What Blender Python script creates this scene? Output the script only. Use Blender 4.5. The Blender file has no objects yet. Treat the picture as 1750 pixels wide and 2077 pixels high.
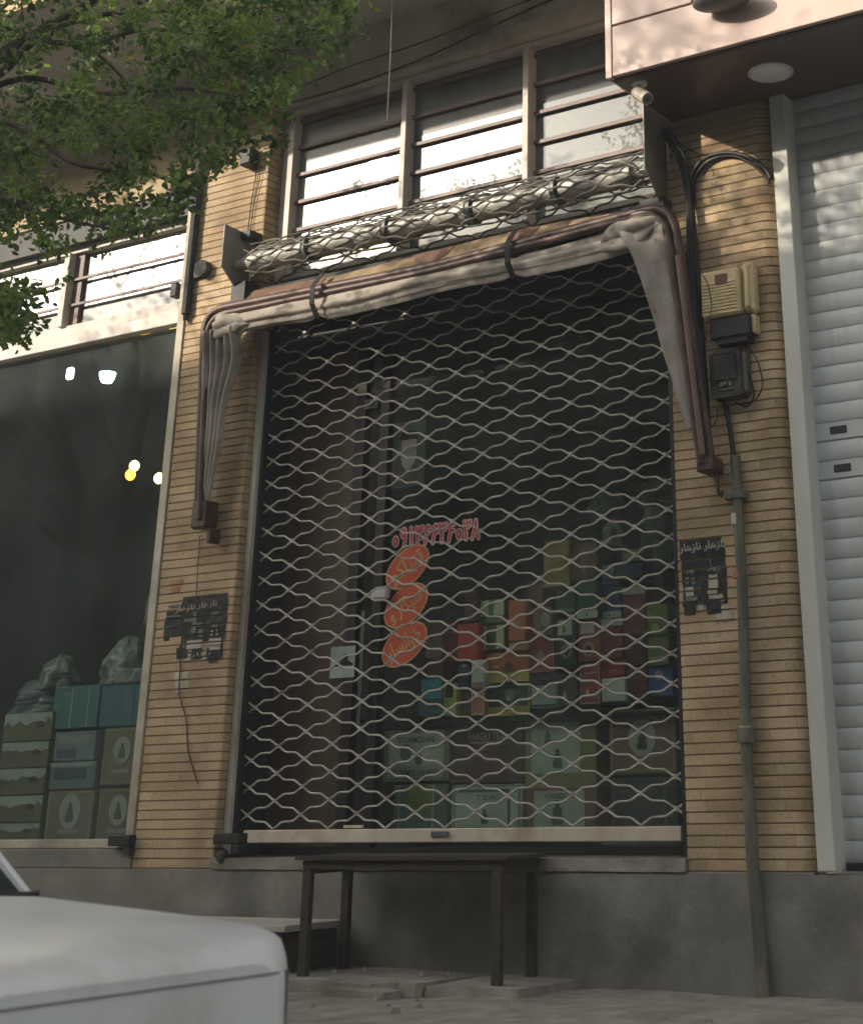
import bpy, math, random
from mathutils import Vector, Matrix, noise as mn
random.seed(7)
S = bpy.context.scene
C = S.collection
PI = math.pi
# ---------------------------------------------------------------- camera
RX = Vector((0.86032711, 0.5095119, -0.01532617))
DN = Vector((-0.22020522, 0.34437114, -0.91264351))
FW = Vector((-0.45972484, 0.78854686, 0.408469))
FL, PX, PY = 3158.63, 1233.40, 220.27
EYE = Vector((0, -7.2, 0.79))
cd = bpy.data.cameras.new('camera'); cam = bpy.data.objects.new('camera', cd); C.objects.link(cam)
U = -DN; B = -FW
cam.matrix_world = Matrix(((RX.x, U.x, B.x, EYE.x), (RX.y, U.y, B.y, EYE.y), (RX.z, U.z, B.z, EYE.z), (0, 0, 0, 1)))
cd.sensor_width = 36; cd.lens = FL/2077*36
cd.shift_x = (875-PX)/2077; cd.shift_y = -(1038.5-PY)/2077
cd.clip_end = 2000; cd.clip_start = .05
S.camera = cam
cd.dof.use_dof = True; cd.dof.focus_distance = 8.6; cd.dof.aperture_fstop = 3.6
def at(px, py, Y=0.0):
    r = RX*((px-PX)/FL)+DN*((py-PY)/FL)+FW
    return EYE+r*((Y-EYE.y)/r.y)
# ---------------------------------------------------------------- materials
def lin(c):
    return tuple(((v/255)/12.92 if v/255 <= .04045 else ((v/255+.055)/1.055)**2.4) for v in c)+(1,)
def pm(name, c1, c2=None, sc=6, rough=.7, metal=0, bump=0, bsc=40, stretch=(1, 1, 1), c3=None, sc3=1.2, spec=.5, lo=.35, hi=.7):
    m = bpy.data.materials.new(name); m.use_nodes = True
    n, l = m.node_tree.nodes, m.node_tree.links
    p = n['Principled BSDF']; p.inputs['Roughness'].default_value = rough; p.inputs['Metallic'].default_value = metal
    p.inputs['Specular IOR Level'].default_value = spec
    if c2 is None: c2 = tuple(v*.82 for v in c1)
    tc = n.new('ShaderNodeTexCoord'); mp = n.new('ShaderNodeMapping'); mp.inputs['Scale'].default_value = stretch
    l.new(tc.outputs['Object'], mp.inputs[0])
    nz = n.new('ShaderNodeTexNoise'); nz.inputs['Scale'].default_value = sc; nz.inputs['Detail'].default_value = 6
    l.new(mp.outputs[0], nz.inputs['Vector'])
    rp = n.new('ShaderNodeValToRGB'); rp.color_ramp.elements[0].position = lo; rp.color_ramp.elements[1].position = hi
    rp.color_ramp.elements[0].color = lin(c2); rp.color_ramp.elements[1].color = lin(c1)
    l.new(nz.outputs[0], rp.inputs[0]); out = rp.outputs[0]
    if c3:
        n3 = n.new('ShaderNodeTexNoise'); n3.inputs['Scale'].default_value = sc3; n3.inputs['Detail'].default_value = 8; n3.inputs['Roughness'].default_value = .65
        l.new(mp.outputs[0], n3.inputs['Vector'])
        r3 = n.new('ShaderNodeValToRGB'); r3.color_ramp.elements[0].position = .5; r3.color_ramp.elements[1].position = .68
        l.new(n3.outputs[0], r3.inputs[0])
        mx = n.new('ShaderNodeMix'); mx.data_type = 'RGBA'; l.new(r3.outputs[0], mx.inputs[0]); l.new(out, mx.inputs[6]); mx.inputs[7].default_value = lin(c3)
        out = mx.outputs[2]
    l.new(out, p.inputs['Base Color'])
    if bump:
        nb = n.new('ShaderNodeTexNoise'); nb.inputs['Scale'].default_value = bsc; nb.inputs['Detail'].default_value = 5
        l.new(mp.outputs[0], nb.inputs['Vector'])
        b = n.new('ShaderNodeBump'); b.inputs['Strength'].default_value = bump; b.inputs['Distance'].default_value = .01
        l.new(nb.outputs[0], b.inputs['Height']); l.new(b.outputs[0], p.inputs['Normal'])
    return m
def emit(name, c, st):
    m = bpy.data.materials.new(name); m.use_nodes = True; p = m.node_tree.nodes['Principled BSDF']
    p.inputs['Base Color'].default_value = lin(c); p.inputs['Emission Color'].default_value = lin(c); p.inputs['Emission Strength'].default_value = st
    return m
def glass(name, tint, refl, rough=.0, rough2=.18, mix2=.15, dirt_veil=.06, dirt_veil_c=(150, 162, 156)):
    """pane: see-through, with a fresnel mirror coat and a thin film of dust, veiling glare and murky reflections"""
    m = bpy.data.materials.new(name); m.use_nodes = True; n, l = m.node_tree.nodes, m.node_tree.links
    n.remove(n['Principled BSDF']); out = n['Material Output']
    tr = n.new('ShaderNodeBsdfTransparent'); tr.inputs[0].default_value = lin(tint)
    g1 = n.new('ShaderNodeBsdfGlossy'); g1.inputs['Roughness'].default_value = rough
    g2 = n.new('ShaderNodeBsdfGlossy'); g2.inputs['Roughness'].default_value = rough2
    mg = n.new('ShaderNodeMixShader'); mg.inputs[0].default_value = mix2; l.new(g1.outputs[0], mg.inputs[1]); l.new(g2.outputs[0], mg.inputs[2])
    ge = n.new('ShaderNodeNewGeometry'); dt = n.new('ShaderNodeVectorMath'); dt.operation = 'DOT_PRODUCT'
    l.new(ge.outputs['Incoming'], dt.inputs[0]); l.new(ge.outputs['Normal'], dt.inputs[1])
    ab = n.new('ShaderNodeMath'); ab.operation = 'ABSOLUTE'; l.new(dt.outputs['Value'], ab.inputs[0])
    om = n.new('ShaderNodeMath'); om.operation = 'SUBTRACT'; om.inputs[0].default_value = 1; om.use_clamp = True; l.new(ab.outputs[0], om.inputs[1])
    pw = n.new('ShaderNodeMath'); pw.operation = 'POWER'; pw.inputs[1].default_value = 5; l.new(om.outputs[0], pw.inputs[0])
    ma = n.new('ShaderNodeMath'); ma.operation = 'MULTIPLY_ADD'; ma.inputs[1].default_value = .96; ma.inputs[2].default_value = .03+refl; ma.use_clamp = True
    l.new(pw.outputs[0], ma.inputs[0])
    mx = n.new('ShaderNodeMixShader'); l.new(ma.outputs[0], mx.inputs[0]); l.new(tr.outputs[0], mx.inputs[1]); l.new(mg.outputs[0], mx.inputs[2])
    df = n.new('ShaderNodeBsdfDiffuse'); df.inputs[0].default_value = lin(dirt_veil_c)
    tc = n.new('ShaderNodeTexCoord'); nz = n.new('ShaderNodeTexNoise'); nz.inputs['Scale'].default_value = 1.6; nz.inputs['Detail'].default_value = 7
    l.new(tc.outputs['Object'], nz.inputs['Vector'])
    md = n.new('ShaderNodeMath'); md.operation = 'MULTIPLY'; md.inputs[1].default_value = dirt_veil*2.2; md.use_clamp = True  # film is dust, and also paints in the veil and murky reflections
    dr_ = n.new('ShaderNodeValToRGB'); dr_.color_ramp.elements[0].position = .40; dr_.color_ramp.elements[1].position = .68; dr_.color_ramp.elements[0].color = (.18, .18, .18, 1); l.new(nz.outputs[0], dr_.inputs[0]); l.new(dr_.outputs[0], md.inputs[0])
    m2 = n.new('ShaderNodeMixShader'); l.new(md.outputs[0], m2.inputs[0]); l.new(mx.outputs[0], m2.inputs[1]); l.new(df.outputs[0], m2.inputs[2])
    l.new(m2.outputs[0], out.inputs[0])
    return m
def brick_mat(name, base, joint, bw=.205, ch=.0505, th=.86):
    m = bpy.data.materials.new(name); m.use_nodes = True; n, l = m.node_tree.nodes, m.node_tree.links
    p = n['Principled BSDF']; p.inputs['Roughness'].default_value = .8; p.inputs['Specular IOR Level'].default_value = .3
    uv = n.new('ShaderNodeUVMap'); sx = n.new('ShaderNodeSeparateXYZ'); l.new(uv.outputs[0], sx.inputs[0])
    def M(op, a, b=None, c=None):
        q = n.new('ShaderNodeMath'); q.operation = op
        for i, v in enumerate((a, b, c)):
            if v is None: continue
            if isinstance(v, (int, float)): q.inputs[i].default_value = v
            else: l.new(v, q.inputs[i])
        return q.outputs[0]
    row = M('FLOOR', M('DIVIDE', sx.outputs[1], ch))
    fz = M('FRACT', M('DIVIDE', sx.outputs[1], ch))
    wn = n.new('ShaderNodeTexWhiteNoise'); wn.noise_dimensions = '1D'; l.new(row, wn.inputs['W'])
    ux = M('ADD', M('DIVIDE', sx.outputs[0], bw), M('MULTIPLY', wn.outputs[0], 7.3))
    col = M('FLOOR', ux); fx = M('FRACT', ux)
    cx = n.new('ShaderNodeCombineXYZ'); l.new(row, cx.inputs[0]); l.new(col, cx.inputs[1])
    w2 = n.new('ShaderNodeTexWhiteNoise'); w2.noise_dimensions = '2D'; l.new(cx.outputs[0], w2.inputs['Vector'])
    hs = n.new('ShaderNodeHueSaturation'); hs.inputs['Color'].default_value = lin(base)
    l.new(M('MULTIPLY_ADD', w2.outputs[0], .22, .89), hs.inputs['Value'])
    sp = n.new('ShaderNodeSeparateColor'); l.new(w2.outputs[1], sp.inputs[0])
    l.new(M('MULTIPLY_ADD', sp.outputs[1], .16, .92), hs.inputs['Saturation'])
    l.new(M('MULTIPLY_ADD', sp.outputs[2], .010, .495), hs.inputs['Hue'])
    tc = n.new('ShaderNodeTexCoord')
    nz = n.new('ShaderNodeTexNoise'); nz.inputs['Scale'].default_value = 2.2; nz.inputs['Detail'].default_value = 8; l.new(tc.outputs['Object'], nz.inputs['Vector'])
    rp = n.new('ShaderNodeValToRGB'); rp.color_ramp.elements[0].position = .38; rp.color_ramp.elements[1].position = .62
    rp.color_ramp.elements[0].color = (.66, .62, .58, 1); rp.color_ramp.elements[1].color = (1.04, 1.02, 1, 1); l.new(nz.outputs[0], rp.inputs[0])
    mu = n.new('ShaderNodeMix'); mu.data_type = 'RGBA'; mu.blend_type = 'MULTIPLY'; mu.inputs[0].default_value = 1
    l.new(hs.outputs[0], mu.inputs[6]); l.new(rp.outputs[0], mu.inputs[7])
    n5 = n.new('ShaderNodeTexNoise'); n5.inputs['Scale'].default_value = 60; n5.inputs['Detail'].default_value = 4; l.new(tc.outputs['Object'], n5.inputs['Vector'])
    r5 = n.new('ShaderNodeValToRGB'); r5.color_ramp.elements[0].position = .3; r5.color_ramp.elements[1].position = .6
    r5.color_ramp.elements[0].color = (.8, .78, .75, 1); r5.color_ramp.elements[1].color = (1, 1, 1, 1); l.new(n5.outputs[0], r5.inputs[0])
    mu2 = n.new('ShaderNodeMix'); mu2.data_type = 'RGBA'; mu2.blend_type = 'MULTIPLY'; mu2.inputs[0].default_value = 1
    l.new(mu.outputs[2], mu2.inputs[6]); l.new(r5.outputs[0], mu2.inputs[7])
    # thin head joints, deep bed joints (the bed joints are modelled as well)
    vj = M('LESS_THAN', fx, .022); bj = M('GREATER_THAN', fz, th)
    j = M('MAXIMUM', M('MULTIPLY', vj, .34), bj)
    mj = n.new('ShaderNodeMix'); mj.data_type = 'RGBA'; l.new(j, mj.inputs[0]); l.new(mu2.outputs[2], mj.inputs[6]); mj.inputs[7].default_value = lin(joint)
    l.new(mj.outputs[2], p.inputs['Base Color'])
    b = n.new('ShaderNodeBump'); b.inputs['Strength'].default_value = .35; b.inputs['Distance'].default_value = .006; l.new(n5.outputs[0], b.inputs['Height']); l.new(b.outputs[0], p.inputs['Normal'])
    return m
BRICK = brick_mat('yellow_brick', (200, 178, 146), (134, 110, 82))
BRICK2 = brick_mat('pale_brick', (205, 180, 140), (105, 85, 65))
CONC = pm('concrete', (146, 143, 135), (124, 121, 113), 4, .9, 0, .5, 45, c3=(106, 103, 96), sc3=1.7)
PAVE = pm('paving', (166, 158, 147), (136, 129, 120), 7, .95, 0, .8, 70, c3=(116, 110, 101), sc3=1.6)
ASPH = pm('asphalt', (74, 73, 71), (56, 55, 54), 9, .9, 0, .5, 60)
PLASTER = pm('soffit_plaster', (206, 200, 190), (180, 174, 164), 1.2, .9, 0, .2, 12, c3=(160, 153, 142), sc3=.8)
LINTEL = pm('painted_lintel', (196, 190, 174), (166, 160, 142), 2.5, .85, 0, .3, 15, c3=(126, 116, 92), sc3=1.6)
CREAM = pm('cream_trim', (205, 196, 178), (180, 170, 150), 5, .7, c3=(150, 138, 118), sc3=2)
WHITE = pm('white_paint', (226, 226, 222), (205, 205, 200), 4, .5)
WINW = pm('window_frame_paint', (214, 205, 196), (186, 176, 166), 6, .55)
SHUT = pm('shutter_paint', (206, 210, 210), (188, 192, 192), 2, .5, 0, .05, 8, stretch=(2.2, 1, .5), c3=(168, 168, 163), sc3=1.6)
GREYM = pm('grey_steel', (120, 120, 118), (92, 92, 90), 8, .5, .3)
GALV = pm('galvanised_steel', (200, 195, 184), (164, 158, 148), 14, .5, .1, c3=(132, 118, 102), sc3=9)
GALVD = pm('dusty_shaft_steel', (196, 192, 184), (150, 146, 138), 9, .5, .3, c3=(120, 112, 100), sc3=5)
RAILM = pm('bottom_rail_paint', (222, 210, 192), (204, 190, 170), 5, .6, c3=(176, 158, 134), sc3=3)
BLACKM = pm('black_metal', (38, 38, 38), (26, 26, 26), 9, .6)
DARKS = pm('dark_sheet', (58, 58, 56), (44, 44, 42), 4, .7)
BROWNP = pm('brown_pipe_paint', (84, 60, 52), (62, 44, 38), 12, .5, c3=(106, 82, 70), sc3=7)
BROWNL = pm('faded_brown_pipe', (134, 106, 92), (110, 84, 72), 12, .5, stretch=(1, 1, .2))
FABW = pm('canvas', (192, 183, 172), (160, 150, 138), 6, .9, 0, .35, 40, c3=(122, 110, 98), sc3=3.2)
FABW2 = pm('canvas_flap', (184, 176, 166), (152, 143, 132), 5, .9, 0, .35, 40, c3=(118, 107, 96), sc3=2.8)
FABT = pm('tan_valance', (152, 132, 104), (130, 110, 84), 6, .9, 0, .2, 20)
FABR = pm('rust_print', (126, 98, 84), (106, 80, 68), 8, .9)
FABP = pm('pink_print', (176, 146, 130), (150, 120, 106), 8, .9)
STRAP = pm('dark_strap', (44, 42, 40), None, 10, .8)
CABLE = pm('cable_black', (34, 32, 30), (24, 22, 20), 10, .6)
WIRE = pm('thin_wire', (70, 58, 46), None, 10, .6)
STRING = pm('pale_string', (190, 182, 168), None, 10, .8)
PIPE = pm('grey_conduit', (112, 110, 98), (86, 84, 74), 14, .6, .2, stretch=(1, 1, .3), c3=(136, 132, 118), sc3=10)
METER = pm('cream_meter_plastic', (222, 204, 160), (202, 182, 138), 4, .5, c3=(176, 150, 104), sc3=3)
GRIME = pm('grimy_panel', (62, 60, 56), (36, 35, 33), 10, .8, 0, .3, 30, c3=(88, 86, 80), sc3=9)
REDLB = pm('red_label', (128, 80, 62), None, 10, .6)
PLATE = pm('side_plate_steel', (150, 144, 134), (126, 120, 110), 6, .6, .2)
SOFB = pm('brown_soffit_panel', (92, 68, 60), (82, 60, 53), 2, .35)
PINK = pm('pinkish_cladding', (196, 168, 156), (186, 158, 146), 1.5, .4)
SEAM = pm('seam_rubber', (70, 52, 46), None, 10, .7)
CARW = pm('white_car_paint', (214, 215, 213), (205, 206, 204), 3, .3, 0, c3=(188, 186, 180), sc3=2.5)
CHROME = pm('dull_chrome', (170, 170, 168), None, 8, .25, .9)
RUBBER = pm('tyre_rubber', (30, 30, 30), None, 12, .9)
WOODD = pm('dark_wood', (76, 66, 56), (54, 47, 40), 5, .7, 0, .2, 30, stretch=(1, 1, 6))
WOODT = pm('weathered_plank', (196, 190, 180), (164, 158, 148), 3, .8, 0, .3, 20, stretch=(.3, 3, 1))
BROWNW = pm('brown_door_panel', (98, 80, 66), (82, 66, 54), 3, .6, stretch=(4, 4, .4))
ALU = pm('dark_aluminium', (54, 52, 48), (44, 42, 40), 6, .5, .3)
ROOMW = pm('shop_wall', (112, 110, 100), (92, 90, 82), 1.5, .9)
ROOMF = pm('shop_floor', (86, 82, 76), None, 2, .7)
BARK = pm('bark', (92, 80, 66), (62, 53, 44), 12, .95, 0, .8, 30, stretch=(1, 1, .3))
BARK2 = pm('grey_bark', (96, 90, 82), (70, 65, 60), 12, .95)
POSTB = pm('poster_ink', (42, 46, 46), (32, 35, 35), 14, .9, c3=(84, 84, 78), sc3=18)
POSTW = pm('poster_paper', (196, 190, 176), (170, 164, 150), 14, .9)
POSTG = pm('poster_grey', (128, 132, 126), (104, 108, 102), 14, .9)
PLASTW = pm('plaster_patch', (206, 196, 180), None, 10, .9)
PLASTR = pm('pinkish_paint_patch', (180, 132, 108), None, 10, .9)
INKG = pm('stencil_ink', (112, 98, 76), None, 12, .9)
ORANGE = pm('orange_vinyl', (206, 92, 56), (196, 84, 50), 6, .6)
YLINE = pm('cream_vinyl', (222, 178, 122), None, 6, .6)
PINKV = pm('pale_pink_vinyl', (232, 186, 182), None, 6, .6)
REDV = pm('red_vinyl', (196, 74, 80), None, 6, .6)
PAPERB = pm('bluish_paper', (190, 204, 200), None, 6, .8)
INK = pm('black_ink', (40, 42, 42), None, 6, .8)
LAMPW = emit('lamp_white', (235, 250, 245), 6)
LAMPC = emit('lamp_cool', (205, 245, 250), 7)
LAMPY = emit('lamp_yellow', (255, 225, 130), 8)
LAMPO = emit('lamp_orange', (255, 165, 40), 7)
DISC = pm('lamp_diffuser', (214, 208, 200), None, 3, .5)
MIRG = glass('mirror_glass', (70, 80, 80), .38, 0.0, .42, .30, .04)
MIRG2 = glass('part_mirror_glass', (70, 80, 80), .13, 0.0, .42, .30, .09, (200, 205, 200))
MIRG3 = glass('milky_glass', (70, 80, 78), .035, 0.0, .42, .30, .20, (190, 196, 188))
SHOPG = glass('shop_glass', (236, 242, 238), .045, 0.0, .2, .1, .030)
CARG = glass('car_glass', (60, 66, 70), .05)
# leaves: diffuse + translucent
def leaf_mat(name, c1, c2):
    m = bpy.data.materials.new(name); m.use_nodes = True; n, l = m.node_tree.nodes, m.node_tree.links
    p = n['Principled BSDF']; out = n['Material Output']; p.inputs['Roughness'].default_value = .55
    at_ = n.new('ShaderNodeAttribute'); at_.attribute_name = 'tint'
    mx = n.new('ShaderNodeMix'); mx.data_type = 'RGBA'; mx.inputs[6].default_value = lin(c1); mx.inputs[7].default_value = lin(c2)
    l.new(at_.outputs['Fac'], mx.inputs[0]); l.new(mx.outputs[2], p.inputs['Base Color'])
    t = n.new('ShaderNodeBsdfTranslucent'); l.new(mx.outputs[2], t.inputs[0])
    ms = n.new('ShaderNodeMixShader'); ms.inputs[0].default_value = .42
    l.new(p.outputs[0], ms.inputs[1]); l.new(t.outputs[0], ms.inputs[2]); l.new(ms.outputs[0], out.inputs[0])
    return m
LEAF = leaf_mat('elm_leaf', (52, 76, 38), (128, 152, 74))
LEAFD = leaf_mat('dark_leaf', (44, 58, 36), (70, 86, 48))
# ---------------------------------------------------------------- mesh building
class MB:
    def __init__(s): s.v, s.f, s.mi, s.uv, s.sm = [], [], [], None, False
    def add(s, vs, fs, mi=0):
        o = len(s.v); s.v += [tuple(v) for v in vs]; s.f += [tuple(i+o for i in f) for f in fs]; s.mi += [mi]*len(fs); return s
    def box(s, x0, x1, y0, y1, z0, z1, mi=0, ch=0):
        if x0 > x1: x0, x1 = x1, x0
        if y0 > y1: y0, y1 = y1, y0
        if z0 > z1: z0, z1 = z1, z0
        if ch <= 0:
            v = [(x, y, z) for z in (z0, z1) for y in (y0, y1) for x in (x0, x1)]
            return s.add(v, [(0, 2, 3, 1), (4, 5, 7, 6), (0, 1, 5, 4), (2, 6, 7, 3), (0, 4, 6, 2), (1, 3, 7, 5)], mi)
        # chamfered box: eight corners, three vertices each
        c = ch; V = []; idx = {}
        for ix, x in enumerate((x0, x1)):
            for iy, y in enumerate((y0, y1)):
                for iz, z in enumerate((z0, z1)):
                    dx, dy, dz = (c if ix == 0 else -c), (c if iy == 0 else -c), (c if iz == 0 else -c)
                    for a, p in (('x', (x, y+dy, z+dz)), ('y', (x+dx, y, z+dz)), ('z', (x+dx, y+dy, z))):
                        idx[ix, iy, iz, a] = len(V); V.append(p)
        F = []
        q = [(0, 0), (1, 0), (1, 1), (0, 1)]
        for k in (0, 1):
            F.append([idx[k, a, b, 'x'] for a, b in (q if k else q[::-1])])
            F.append([idx[a, k, b, 'y'] for a, b in (q[::-1] if k else q)])
            F.append([idx[a, b, k, 'z'] for a, b in (q if k else q[::-1])])
        for a in (0, 1):
            for b in (0, 1):
                F.append([idx[a, b, 0, 'x'], idx[a, b, 1, 'x'], idx[a, b, 1, 'y'], idx[a, b, 0, 'y']])
                F.append([idx[a, 0, b, 'x'], idx[a, 1, b, 'x'], idx[a, 1, b, 'z'], idx[a, 0, b, 'z']])
                F.append([idx[0, a, b, 'y'], idx[1, a, b, 'y'], idx[1, a, b, 'z'], idx[0, a, b, 'z']])
                for d in (0, 1): F.append([idx[a, b, d, 'x'], idx[a, b, d, 'y'], idx[a, b, d, 'z']])
        return s.add(V, F, mi)
    def tube(s, pts, r, n=8, mi=0, caps=True):
        pts = [Vector(p) for p in pts]; N = len(pts)
        rr = r if isinstance(r, (list, tuple)) else [r]*N
        up = None; V = []; F = []
        for i, p in enumerate(pts):
            t = (pts[min(i+1, N-1)]-pts[max(i-1, 0)]).normalized()
            if up is None:
                up = Vector((0, 0, 1)) if abs(t.z) < .9 else Vector((1, 0, 0))
            a = t.cross(up); 
            if a.length < 1e-6: a = t.orthogonal()
            a.normalize(); b = a.cross(t).normalized(); up = b
            for k in range(n):
                w = 2*PI*k/n; V.append(p+(a*math.cos(w)+b*math.sin(w))*rr[i])
        for i in range(N-1):
            for k in range(n):
                F.append((i*n+k, i*n+(k+1) % n, (i+1)*n+(k+1) % n, (i+1)*n+k))
        if caps: F.append(tuple(range(n))[::-1]); F.append(tuple((N-1)*n+k for k in range(n)))
        return s.add(V, F, mi)
    def prism(s, poly, y0, y1, mi=0):
        """poly of (x, z) pushed from y0 to y1"""
        n = len(poly); V = [(x, y0, z) for x, z in poly]+[(x, y1, z) for x, z in poly]
        F = [tuple(range(n)), tuple(range(2*n-1, n-1, -1))]+[(i, (i+1) % n, n+(i+1) % n, n+i) for i in range(n)]
        return s.add(V, F, mi)
    def ellipse(s, c, rx, rz, y0, y1, ang=0, n=36, mi=0):
        ca, sa = math.cos(ang), math.sin(ang)
        return s.prism([(c[0]+rx*math.cos(2*PI*i/n)*ca-rz*math.sin(2*PI*i/n)*sa, c[1]+rx*math.cos(2*PI*i/n)*sa+rz*math.sin(2*PI*i/n)*ca) for i in range(n)], y0, y1, mi)
    def cyl(s, p0, p1, r, n=24, mi=0): return s.tube([p0, p1], r, n, mi)
    def grid(s, fn, nu, nv, mi=0, closeu=False):
        V = [fn(i/(nu if closeu else nu-1), j/(nv-1)) for j in range(nv) for i in range(nu)]
        F = [(j*nu+i, j*nu+(i+1) % nu, (j+1)*nu+(i+1) % nu, (j+1)*nu+i) for j in range(nv-1) for i in range(nu if closeu else nu-1)]
        return s.add(V, F, mi)
    def build(s, name, mats, parent=None, smooth=False, solid=0):
        org = wloc(parent)
        me = bpy.data.meshes.new(name); me.from_pydata([tuple(Vector(v)-org) for v in s.v], [], s.f)
        for m in (mats if isinstance(mats, (list, tuple)) else [mats]): me.materials.append(m)
        me.polygons.foreach_set('material_index', s.mi)
        if s.uv:
            u = me.uv_layers.new(name='UVMap')
            for i, lp in enumerate(me.loops): u.data[i].uv = s.uv[lp.vertex_index]
        me.validate(); me.update()
        if smooth:
            me.polygons.foreach_set('use_smooth', [True]*len(me.polygons)); me.set_sharp_from_angle(angle=math.radians(40))
        o = bpy.data.objects.new(name, me); C.objects.link(o)
        if parent: o.parent = parent
        if solid:
            md = o.modifiers.new('thickness', 'SOLIDIFY'); md.thickness = solid
        return o
def wloc(o):
    v = Vector((0, 0, 0))
    while o: v += o.location; o = o.parent
    return v
def tag(o, label=None, cat=None, group=None, kind=None):
    for k, v in (('label', label), ('category', cat), ('group', group), ('kind', kind)):
        if v: o[k] = v
    return o
def thing(name, label, cat, loc=(0, 0, 0), group=None):
    o = bpy.data.objects.new(name, None); C.objects.link(o); o.location = loc; o.empty_display_size = .1
    return tag(o, label, cat, group)
def one(name, mb, mat, label, cat, group=None, **k): return tag(mb.build(name, mat, None, **k), label, cat, group)
def struct(name, mb, mat, **k): return tag(mb.build(name, mat, None, **k), kind='structure')
# ---- Arabic-script lettering from the built-in font
import unicodedata
FORMS = {}
for cp in range(0xFB50, 0xFEFD):
    d = unicodedata.decomposition(chr(cp)).split()
    if len(d) == 2 and d[0] in ('<isolated>', '<initial>', '<medial>', '<final>'): FORMS[(int(d[1], 16), d[0][1:-1])] = chr(cp)
def ar(w):
    out = []
    dual = lambda c: (ord(c), 'initial') in FORMS
    for i, c in enumerate(w):
        pj = i > 0 and dual(w[i-1]) and w[i-1] != ' '
        nj = i < len(w)-1 and w[i+1] != ' ' and dual(c) and (ord(w[i+1]), 'final') in FORMS
        f = 'medial' if pj and nj else 'final' if pj else 'initial' if nj else 'isolated'
        out.append(FORMS.get((ord(c), f), c))
    return ''.join(out[::-1])
_tc = {}
def glyphs(body, offset=0.0):
    key = (body, offset)
    if key not in _tc:
        c = bpy.data.curves.new('lettering', 'FONT'); c.body = body; c.size = 1; c.offset = offset; c.resolution_u = 3
        o = bpy.data.objects.new('lettering', c); C.objects.link(o); bpy.context.view_layer.update()
        e = o.evaluated_get(bpy.context.evaluated_depsgraph_get()); me = e.to_mesh()
        vs = [(v.co.x, v.co.y) for v in me.vertices]; fs = [tuple(p.vertices) for p in me.polygons]
        e.to_mesh_clear(); bpy.data.objects.remove(o); bpy.data.curves.remove(c)
        x0, x1 = min(v[0] for v in vs), max(v[0] for v in vs); y0, y1 = min(v[1] for v in vs), max(v[1] for v in vs)
        _tc[key] = ([((x-(x0+x1)/2), (y-(y0+y1)/2)) for x, y in vs], fs, x1-x0, y1-y0)
    return _tc[key]
def text(mb, body, cx, cz, w, h, y, ang=0, off=0.0, mi=0):
    vs, fs, tw, thh = glyphs(body, off); ca, sa = math.cos(ang), math.sin(ang); V = []
    for x, z in vs:
        x *= w/tw; z *= h/thh
        V.append((cx+x*ca-z*sa, y, cz+x*sa+z*ca))
    mb.add(V, [f[::-1] for f in fs], mi); return mb
# ---------------------------------------------------------------- world and sun
SUN = Vector((-0.58758, -0.71865, 0.37188))
w = bpy.data.worlds.new('World'); S.world = w; w.use_nodes = True
n = w.node_tree.nodes; sky = n.new('ShaderNodeTexSky'); sky.sky_type = 'NISHITA'; sky.sun_disc = False
sky.sun_elevation = math.radians(21.8); sky.sun_rotation = math.radians(219.27); sky.dust_density = 3.0; sky.air_density = 1.2
hz = n.new('ShaderNodeHueSaturation'); hz.inputs['Saturation'].default_value = .34
w.node_tree.links.new(sky.outputs[0], hz.inputs['Color'])
wm = n.new('ShaderNodeMix'); wm.data_type = 'RGBA'; wm.blend_type = 'MULTIPLY'; wm.inputs[0].default_value = 1; wm.inputs[7].default_value = (1.0, .985, .93, 1)
w.node_tree.links.new(hz.outputs[0], wm.inputs[6]); w.node_tree.links.new(wm.outputs[2], n['Background'].inputs[0]); n['Background'].inputs[1].default_value = .15
sl = bpy.data.lights.new('sun', 'SUN'); sl.energy = 2.3; sl.angle = math.radians(.8); sl.color = (1, .88, .72)
so = bpy.data.objects.new('sun', sl); C.objects.link(so); so.rotation_euler = SUN.to_track_quat('Z', 'Y').to_euler(); so.location = (-20, -25, 20)
vs_ = S.view_settings; vs_.view_transform = 'Standard'; vs_.look = 'None'; vs_.gamma = 1; vs_.exposure = 1.32
# ---------------------------------------------------------------- ground
ZR = -.30
def curb_noise(x): return .05*mn.noise(Vector((x*1.7, 3, 1)))
mb = MB(); mb.box(-400, 400, -400, -3.42, ZR-.3, ZR); struct('road', mb, ASPH)
def pave(u, v):
    x = -40+80*u; y = -3.3+3.28*v
    return (x, y, (.012*mn.noise(Vector((x*2.1, y*2.1, 0)))+.006*mn.noise(Vector((x*9, y*9, 2)))-.02*(1-v)))
def pave2(u, v):
    x = -9+8*u; y = -3.3+3.28*v
    return (x, y, .004+.014*mn.noise(Vector((x*2.1, y*2.1, 0)))+.010*mn.noise(Vector((x*9, y*9, 2)))-.02*(1-v))
mb = MB(); mb.grid(pave, 200, 16); mb.grid(pave2, 160, 66); struct('pavement', mb, PAVE, smooth=True)
mb = MB()
for k in range(-40, 40): mb.box(k+.01, k+.99, -3.44, -3.302, ZR-.02, -.012+.004*random.random(), ch=.012)
struct('kerb', mb, CONC)
mb = MB(); mb.box(-400, 400, -9.0, 400, -6, -1.2); mb.box(-400, 400, -400, -14, -6, -.62)
struct('ground', mb, CONC)
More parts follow.
